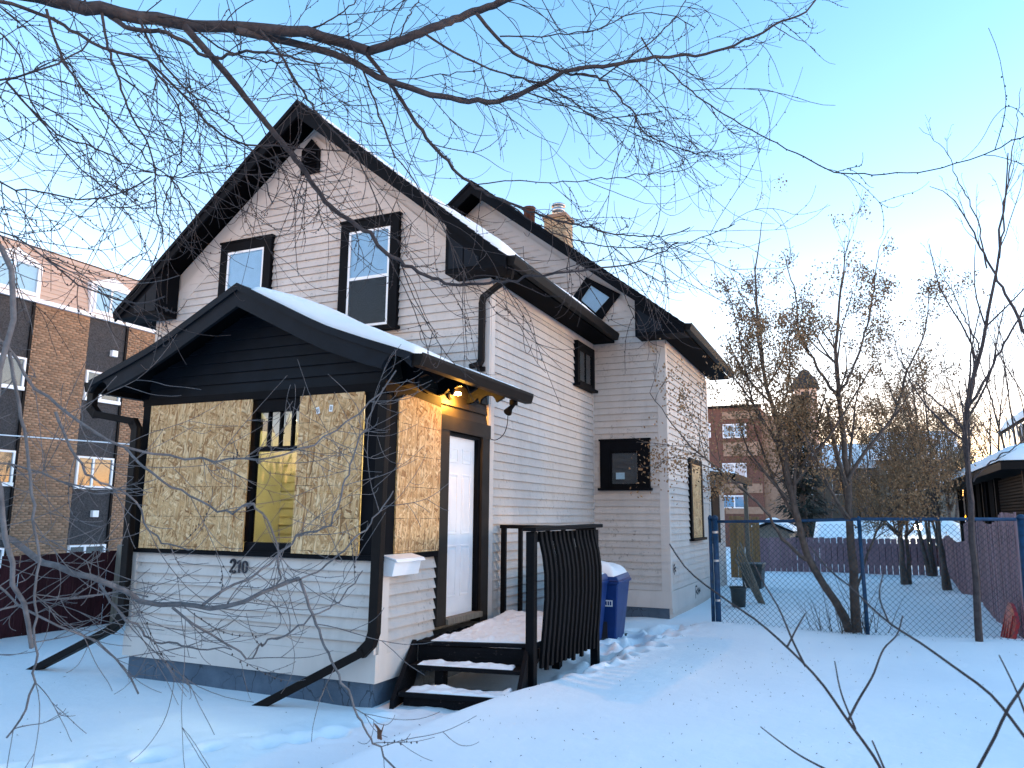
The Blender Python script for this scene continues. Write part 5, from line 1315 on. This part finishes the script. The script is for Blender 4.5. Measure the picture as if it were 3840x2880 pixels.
# twigs hanging from every limb
def hang(g, p, d, L, r, low=False):
    n = 11; pts = [p]; d = d/np.linalg.norm(d); st = L/n
    side = g.r.normal(0, 1, 3); side -= d*(side@d); side /= np.linalg.norm(side)+1e-9
    if low: side[2] = abs(side[2])*.6
    curl = g.r.uniform(.2, 1.25); k = g.r.uniform(.35, 1.3); turn = g.r.uniform(.4, .75)
    for i in range(n):
        t = i/n
        if low: acc = side*1.5*curl*(.4+t) + V(0,0,-.35 if t < .4 else .5)
        else: acc = V(0,0,-k if t < turn else 3.2*curl) + side*1.0
        d = d + acc/n + g.r.normal(0, .035, 3); d /= np.linalg.norm(d); pts.append(pts[-1]+d*st)
    pts = np.array(pts); (g.thin2 if low else g.thin).append((pts, np.linspace(r, max(.0015, r*.5), n+1))); return pts
r = g.r
for C, rad, tw, kind in LIMBS:
    seg = np.linalg.norm(np.diff(C, axis=0), axis=1); Ltot = seg.sum()
    n = int(Ltot*(8.0 if kind == 'top' else 7)*tw)
    for k in range(n):
        i = int(np.clip(r.beta(1.3, 1.0)*len(C), 2, len(C)-2)); p = C[i]; d = C[min(i+1, len(C)-1)]-C[i-1]; d /= np.linalg.norm(d)+1e-9
        dd = rnd_dir(r, d, r.uniform(.5, 1.15)); 
        if kind == 'top': dd[2] = dd[2]*.7-.15
        L = r.uniform(.3, 1.25)*(1 if kind == 'top' else .6); rr = min(rad[i]*.7, r.uniform(.0029, .0048) if kind == 'top' else r.uniform(.0018, .003))
        tpts = hang(g, p, dd, L, rr, kind == 'low')
        for q in range(r.randint(1, 4)):
            j = r.randint(2, 8); dd2 = rnd_dir(r, (tpts[j+1]-tpts[j])/np.linalg.norm(tpts[j+1]-tpts[j]), r.uniform(.5, 1.0))
            t2 = hang(g, tpts[j], dd2, L*r.uniform(.25, .6), rr*.75, kind == 'low')
            if r.rand() < (.5 if kind == 'top' else .12): (g.buds if kind == 'top' else g.buds2).extend( [t2[m]+r.normal(0, .004, 3) for m in range(1, 9, 2)])
        if r.rand() < (.45 if kind == 'top' else .06): g.buds += [tpts[m]+r.normal(0, .004, 3) for m in range(2, 9)]
for C, rad, tw, kind in LIMBS:
    if rad.max() < .02 and kind == 'top':
        for i in range(2, len(C)-1):
            if r.rand() < .6: g.buds.append(C[i]+r.normal(0, rad[i]*.8, 3))
finish(g, big, 'barkT', 'twig')
v, q = tubes_mesh(g.thick2, 7); fastmesh('branch', v, q, M['greybark'], big)
v, q = tubes_mesh(g.thin2, 3); fastmesh('twigs', v, q, M['greybark'], big)

def blobs(pts, rad):
    pts = np.asarray(pts); n = len(pts); o = np.array([(1,0,0),(-1,0,0),(0,1,0),(0,-1,0),(0,0,1.3),(0,0,-1.3)])
    rr = rad if np.isscalar(rad) else rad[:,None,None]
    v = (pts[:,None,:]+o[None]*rr).reshape(-1,3); f = np.array([(0,2,4),(2,1,4),(1,3,4),(3,0,4),(2,0,5),(1,2,5),(3,1,5),(0,3,5)])
    return v, (np.arange(n)[:,None,None]*6+f[None]).reshape(-1,3)
v, q = blobs(np.array(g.buds + g.buds2), np.r_[np.full(len(g.buds), .0055), np.full(len(g.buds2), .0032)]); o = fastmesh('buds', v, q, M['twig'], big, tris=True); o['kind'] = 'stuff'
# a dead leaf caught on the lowest twig
mb = MB(); c = at(818, 1580, 3.35)
mb.prism([c+V(-.028,0,.03), c+V(-.012,.005,.005), c+V(.0,-.01,-.028), c+V(.016,.0,-.034), c+V(.012,.0,-.012), c+V(.018,.01,.03), c+V(.006,.008,.0), c+V(-.012,.0,.022)], (0, .006, 0)); mb.build('dead_leaf', M['leaf'], big)

# ---- upright trees behind
def upright(name, label, base, stems, bark, twig, seed, levels=3, spread=.55, up=.5, dens=1.0, cat='tree', group=None, tipr=.003, sides=6, lenf=(.28, .5)):
    root = thing(name, label, cat, tuple(base), group); G = Grow(seed); rr = G.r
    def rec(C, rad, L, lev):
        n = max(2, int(dens*(4+L*2.2))) if lev > 1 else max(2, int(dens*(2+L*3.0)))
        for k in range(n):
            i = int(np.clip((.28+.7*rr.rand())*len(C), 1, len(C)-1)); d = C[i]-C[i-1]; d /= np.linalg.norm(d)+1e-9
            dd = rnd_dir(rr, d, rr.uniform(spread*.6, spread*1.35)); l2 = L*rr.uniform(*lenf)*(1.15-.75*i/len(C))
            r0 = max(tipr, rad[i]*.55); st = 6
            pts, rd_, _ = G.branch(C[i], dd, l2, r0, st, V(0,0,up), .09, .35)
            rd_[:] = np.maximum(rd_, tipr*.7)
            if lev > 0: rec(pts, rd_, l2, lev-1)
            else: G.tips += [pts[-1], pts[3]]
    for pts, r0, r1 in stems:
        C = smooth_line(pts, 26); C += rr.normal(0, .008, C.shape); rad = np.linspace(r0, r1, 26)*.8; G.add(C, rad); G.tips.append(C[-1])
        rec(C, rad, np.linalg.norm(np.diff(C, axis=0), axis=1).sum(), levels-1)
    finish(G, root, bark, twig, sides)
    return root, G

dE = 10.3
def A_(pts, d, dd=0): return [at(x, y, d+dd*i/max(1, len(pts)-1)) for i, (x, y) in enumerate(pts)]
elder, GE = upright('seed_tree', 'multi stemmed bare tree hung with brown seed clusters behind the wire fence', on(1850, 1365, 'Y', 5.6), [
    (A_([(1853,1372),(1846,1290),(1838,1150),(1828,1000),(1812,850),(1806,760),(1815,640),(1832,520)], dE, .2), .085, .006),
    (A_([(1838,1372),(1800,1290),(1755,1225),(1715,1080),(1690,960),(1660,860),(1640,740),(1632,640),(1645,480)], dE, .5), .075, .006),
    (A_([(1810,860),(1770,800),(1730,730),(1718,640),(1690,540)], dE+.1, .3), .028, .005),
    (A_([(1830,1040),(1880,960),(1930,900),(1960,800),(1990,740),(2010,600)], dE, .6), .035, .005),
    (A_([(1814,850),(1850,780),(1875,690),(1890,600),(1900,530)], dE, -.3), .024, .005),
    (A_([(1740,1210),(1690,1160),(1640,1090),(1560,1020),(1490,960),(1440,900),(1405,850)], dE, -1.6), .030, .005),
    (A_([(1690,960),(1640,900),(1610,800),(1590,690),(1560,600)], dE+.3, .3), .022, .005),
    (A_([(1835,1120),(1790,1050),(1750,960),(1700,880),(1670,760)], dE, -.4), .026, .005),
    (A_([(1846,1290),(1880,1180),(1920,1100),(1990,1030),(2060,980)], dE, .3), .024, .005),
    ], 'brownbark', 'fartwig', 21, 3, .6, .35, 1.0, tipr=.0032, lenf=(.2, .38))
# seed clusters
rr = np.random.RandomState(77); tips = np.array(GE.tips)
px = (tips-CAM)@RX/((tips-CAM)@FX)*FPX/1.736+1106; py = 829.5-(tips-CAM)@UX/((tips-CAM)@FX)*FPX/1.736
def seeds(tips, root, mat, seed, prob, fat):
    rr = np.random.RandomState(seed); keep = []
    for t in tips:
        p, mult = prob(t[2])
        if t[0] < 2.5 and rr.rand() < .8: continue
        if rr.rand() < p: keep += [t+rr.normal(0, .10, 3)*(j > 0) for j in range(mult)]
    sv, sq = [], []
    for t in keep:
        big_ = rr.rand() < fat(t[2])
        n = rr.randint(10, 18) if big_ else rr.randint(3, 8)
        c = t+V(0,0,-.05)
        for k in range(n):
            p = c+rr.normal(0, .045 if big_ else .055, 3)*V(1,1,1.4); a = rr.normal(0, 1, 3); a[2] -= 1.2; a /= np.linalg.norm(a); b = np.cross(a, rr.normal(0, 1, 3)); b /= np.linalg.norm(b)+1e-9
            L, wd = rr.uniform(.028, .045), rr.uniform(.009, .015); m = len(sv)
            sv += [p-b*wd*.3, p+a*L*.5-b*wd, p+a*L, p+a*L*.5+b*wd]; sq.append((m, m+1, m+2, m+3))
    o = fastmesh('seed_clusters', sv, sq, M[mat], root, smooth=False); o['kind'] = 'stuff'
seeds(tips, elder, 'seeds', 77, lambda h: (.97, 5) if h < 3.0 else (.85, 2) if h < 4.9 else (.2, 1), lambda h: .55 if h > 2.9 else .12)
# sprouts at its foot
mbs = Grow(9)
for k in range(26):
    p = at(1848+mbs.r.normal(0, 28), 1372, dE-.1+mbs.r.normal(0, .12)); p[2] = h1(p[0], p[1])-.05
    mbs.branch(p, V(mbs.r.normal(0,.25), mbs.r.normal(0,.2), 1), mbs.r.uniform(.3, 1.1), .006, 6, V(0,0,.1), .08)
for k in range(14):
    p = at(1775+mbs.r.normal(0, 12), 1350, dE+.1); p[2] = h1(p[0], p[1])-.05
    mbs.branch(p, V(mbs.r.normal(-.3,.2), mbs.r.normal(0,.2), 1), mbs.r.uniform(.3, .7), .004, 6, V(0,0,.1), .08)
v, q = tubes_mesh(mbs.thin+mbs.thick, 4); fastmesh('sprouts', v, q, M['brownbark'], elder)

dR = 9.25
upright('slender_tree', 'slender grey tree in front of the right end of the wire fence', on(2112, 1382, 'Y', 5.2), [
    (A_([(2116,1392),(2108,1250),(2100,1130),(2092,1020),(2085,940),(2092,860),(2118,760),(2150,600),(2165,470),(2180,330)], dR, .3), .055, .008),
    (A_([(2092,1010),(2080,930),(2040,880),(1990,840),(1945,780),(1925,700)], dR, .3), .018, .004),
    (A_([(2092,880),(2130,820),(2180,720),(2225,640),(2260,520)], dR, -.3), .022, .006),
    (A_([(2225,740),(2180,650),(2130,560),(2085,470),(2050,420),(2005,400)], dR-.6, .3), .024, .004),
    (A_([(2130,580),(2110,470),(2070,390),(2045,330),(1985,275)], dR, .2), .012, .003),
    (A_([(2160,560),(2175,400),(2195,280),(2205,190)], dR, .3), .014, .004),
    (A_([(2100,1040),(2140,1000),(2200,960),(2260,900)], dR, -.2), .014, .004),
    (A_([(2120,760),(2080,680),(2040,600),(2000,540)], dR, .5), .012, .003),
    ], 'barkT', 'fartwig', 33, 3, .55, .35, .75, tipr=.0028, lenf=(.2, .36))

# the dark bush and further bare trees
def simple_tree(label, x, y, depth, h, seed, r0=.1, dens=.8, spread=.6, name='bare_tree', twig='fartwig', tipr=.006, stems=3, lv=3):
    b = at(x, y, depth); b[2] = h1(b[0], b[1])-.1 if depth < 22 else -.35
    R_ = np.random.RandomState(seed); st = []
    for k in range(stems):
        a = R_.uniform(0, 6.28); lean = R_.uniform(.05, .28) if stems > 1 else .03
        st.append(([b+V(.06*k,0,0), b+V(math.cos(a)*lean*h*.25, math.sin(a)*lean*h*.25, h*.35), b+V(math.cos(a)*lean*h*.6, math.sin(a)*lean*h*.6, h*.7), b+V(math.cos(a)*lean*h, math.sin(a)*lean*h, h)], r0*(1 if k == 0 else .7), tipr))
    return upright(name, label, b, st, 'brownbark', twig, seed, lv, spread, .25, dens, group=None, tipr=tipr, sides=5)
bu, GB = simple_tree('dark dead bush with a thick stem in the middle of the back yard', 1955, 1278, 18.5, 4.4, 41, .10, .9, .85, 'dead_bush', tipr=.005)
bu['category'] = 'bush'
seeds(GB.tips, bu, 'seeds', 78, lambda h: (.95, 6), lambda h: .3)
bu2, GB2 = simple_tree('seed hung bare tree beside the far end of the plum fence', 2040, 1245, 17.0, 5.6, 51, .07, .85, .7, tipr=.005)
seeds(GB2.tips, bu2, 'seeds', 79, lambda h: (.9, 5) if h < 4 else (.5, 2), lambda h: .25)
simple_tree('bare tree between the seed tree and the slender grey tree', 2010, 1250, 21, 6.0, 42, .08, .8, .6)
simple_tree('bare many stemmed tree behind the gazebo roof', 2150, 1230, 24, 7.6, 43, .09, .7, .55, tipr=.005)
simple_tree('bare tree standing beyond the snowy garage', 1880, 1200, 33, 6.5, 44, .11, .75, .7, tipr=.007)
simple_tree('wide bare tree beyond the garden shed', 1790, 1200, 38, 7.0, 45, .13, .5, .7, tipr=.008)
simple_tree('bare tree at the far right behind the neighbouring roof', 2230, 1200, 20, 8.2, 46, .09, .42, .5, tipr=.005)
simple_tree('bare tree right of the snowy garage', 2060, 1200, 36, 7.5, 47, .12, .8, .7, tipr=.008)
# evergreen
ev = thing('evergreen_tree', 'dark evergreen tree between the brown apartments and the seed tree', 'tree', tuple(at(1740, 1150, 36)))
eb = at(1738, 1150, 36); eb[2] = -.4; mb = MB(); mb.tube([eb, eb+V(0,0,7.6)], [.2, .03], 8); mb.build('trunk', M['brownbark'], ev)
rr = np.random.RandomState(3); sv, sq = [], []
for k in range(5200):
    t = rr.rand()**.8; z = .5+7.3*t; R_ = 2.1*(1-t)**.65*(.75+.25*math.sin(z*5)); a = rr.uniform(0, 6.28); q = R_*rr.uniform(.45, 1)
    p = eb+V(math.cos(a)*q, math.sin(a)*q, z-.25*q); d = V(math.cos(a), math.sin(a), -.35+rr.normal(0,.3)); s = np.cross(d, V(0,0,1)); m = len(sv); L = rr.uniform(.15, .4); wd = rr.uniform(.04, .1)
    sv += [p-s*wd, p+d*L*.6-s*wd*.7, p+d*L, p+s*wd+d*.1]; sq.append((m, m+1, m+2, m+3))
fastmesh('crown', sv, sq, M['conifer'], ev, smooth=False)
# far wood closing the horizon
rr = np.random.RandomState(13); fl_ = []
for k in range(9000):
    a = rr.uniform(0, 6.283); dist = rr.uniform(55, 110); x = CAM[0]+math.sin(a-.42+.2)*dist; y = CAM[1]+math.cos(a-.42+.2)*dist
    h = rr.uniform(2.5, 7.5)*(.75+.25*math.sin(a*9)); b = V(x+rr.normal(0,1), y, -.5+rr.uniform(0, 2.2)); top = b+V(rr.normal(0,.9), rr.normal(0,.6), h*.8); fl_.append((np.array([b, (b+top)/2+rr.normal(0,.25,3), top]), np.array([.10, .06, .02])))
for k in range(7000):                        # unseen wood across the street, added to darken window reflections
    a = rr.uniform(1.9, 5.0); dist = rr.uniform(30, 48); x = CAM[0]+math.sin(a-.22)*dist; y = CAM[1]+math.cos(a-.22)*dist
    h = rr.uniform(3.5, 6.5)*(.8+.2*math.sin(a*13)); b = V(x, y, -.5+rr.uniform(0, 1.5)); top = b+V(rr.normal(0,.8), rr.normal(0,.8), h); fl_.append((np.array([b, (b+top)/2+rr.normal(0,.2,3), top]), np.array([.10, .07, .025])))
v, q = tubes_mesh(fl_, 3); tag(fastmesh('treeline', v, q, M['fartwig']), 'distant bare wood along the horizon', 'trees', kind='stuff')

# ---- bare shrub right in front of the camera, bottom right
shrub = thing('foreground_shrub', 'thin bare shrub stems rising from the bottom right, close to the viewer', 'shrub', tuple(at(2000, 2300, 1.9)))
G = Grow(61)
def stem(pts, r0, r1, d0, d1):
    a = np.array(pts, float); m = len(a); Q = [at(x, y, d0+(d1-d0)*i/(m-1)) for i, (x, y) in enumerate(a)]
    C = smooth_line(Q, 4*m); G.thick.append((C, np.linspace(r0, r1, 4*m)))
sb = (2000, 2350)
stem([sb,(1960,1830),(1900,1655),(1830,1555),(1770,1470),(1700,1398),(1640,1345),(1560,1290),(1480,1225),(1446,1175)], .0062, .0022, 1.9, 2.3)
stem([(1832,1557),(1850,1520),(1885,1460),(1910,1400),(1938,1370),(1950,1330)], .0036, .0018, 2.0, 2.1)
stem([(1740,1440),(1715,1390),(1680,1310),(1650,1260),(1620,1200)], .0032, .0016, 2.05, 2.2)
stem([(1700,1398),(1725,1350),(1740,1325)], .003, .0018, 2.08, 2.1)
stem([(1848,1575),(1815,1490),(1803,1428)], .003, .0016, 2.0, 2.05)
stem([sb,(2330,1750),(2212,1590),(2140,1500),(2060,1440),(1990,1390),(1920,1345),(1880,1310),(1840,1270),(1790,1230),(1750,1180)], .0062, .0018, 1.6, 2.0)
stem([sb,(2040,1850),(2110,1665),(2150,1590),(2175,1535),(2212,1480),(2260,1400)], .0048, .0030, 1.7, 1.7)
stem([(2240,1610),(2190,1480),(2158,1415)], .003, .0015, 1.7, 1.8)
stem([(1790,1665),(1725,1630),(1675,1595),(1643,1570)], .003, .0014, 2.0, 2.0); stem([sb,(1900,1800),(1790,1665)], .004, .003, 1.9, 2.0)
stem([(1912,1665),(1895,1625),(1884,1600)], .003, .002, 1.9, 1.9)
stem([(1920,1345),(1900,1290),(1910,1230)], .0022, .0014, 1.8, 1.9)
v, q = tubes_mesh(G.thick, 7); fastmesh('stems', v, q, M['twig'], shrub)

# ------------------------------------------------------------------ litter on the snow
rr = np.random.RandomState(19); sv, sq = [], []
for k in range(560):
    if k < 440: x, y = rr.uniform(1.2, 5.6), rr.uniform(-2.6, 5.1)
    else: x, y = rr.uniform(-6, 1.2), rr.uniform(-3.2, -.2)
    z = h1(x, y) if k % 1 == 0 else 0
    a = rr.uniform(0, 6.28); L = rr.uniform(.003, .012)*(1+1.5*(rr.rand() < .08)); wd = rr.uniform(.0008, .002); d = V(math.cos(a), math.sin(a), 0)*L; s = V(-math.sin(a), math.cos(a), 0)*wd
    p = V(x, y, z+.004); m = len(sv); sv += [p-d-s, p+d-s*.4+V(0,0,.006), p+V(0,0,.008), p-d*.4+s]; sq.append((m, m+1, m+2, m+3))
tag(fastmesh('twig_litter', sv, sq, M['litter'], smooth=False), 'dark seeds and twig bits scattered on the snow', 'litter', kind='stuff')
# overhead cable in front of the apartments
mb = MB(); mb.tube(smooth_line([at(-60, 935, 15), at(150, 950, 14.6), at(300, 962, 14.2), at(330, 966, 14.0)], 12), .012, 5); tag(mb.build('cable', M['vinyl'], None), 'pale cable strung across in front of the brick apartments', 'cable')
# ------------------------------------------------------------------ houses across the back lane
def far_house(label, px0, px1, pye, pyr, y, wall, seed):
    a, b = on(px0, 1100, 'Y', y), on(px1, 1100, 'Y', y); ze, zr = on((px0+px1)/2, pye, 'Y', y)[2], on((px0+px1)/2, pyr, 'Y', y)[2]
    s = gable_shed('far_house', 'a '+label, a[0], b[0], y, y+8, -.6, ze, zr, wall, 'x', .4, .12, seed); s['label'] = label; s['category'] = 'house'
    n = 3
    for k in range(n):
        x = a[0]+(b[0]-a[0])*(k+.3)/n; mb = MB(); mb.box(x, x+1.1, y-.06, y, ze-1.9, ze-.7); wv = mb.build('window', M['vinyl'], s)
        mb = MB(); mb.box(x+.08, x+1.02, y-.075, y-.065, ze-1.82, ze-.78); mb.build('pane', M['glass'], wv)
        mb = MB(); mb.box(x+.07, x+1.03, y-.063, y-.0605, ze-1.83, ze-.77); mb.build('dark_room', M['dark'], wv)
far_house('far dark house with a flat snowy roofline behind the dead bush', 1905, 2075, 990, 925, 46, 'greywood', 71)
far_house('far grey house behind the evergreen and the seed tree', 1700, 1940, 1010, 955, 52, 'greywood', 72)
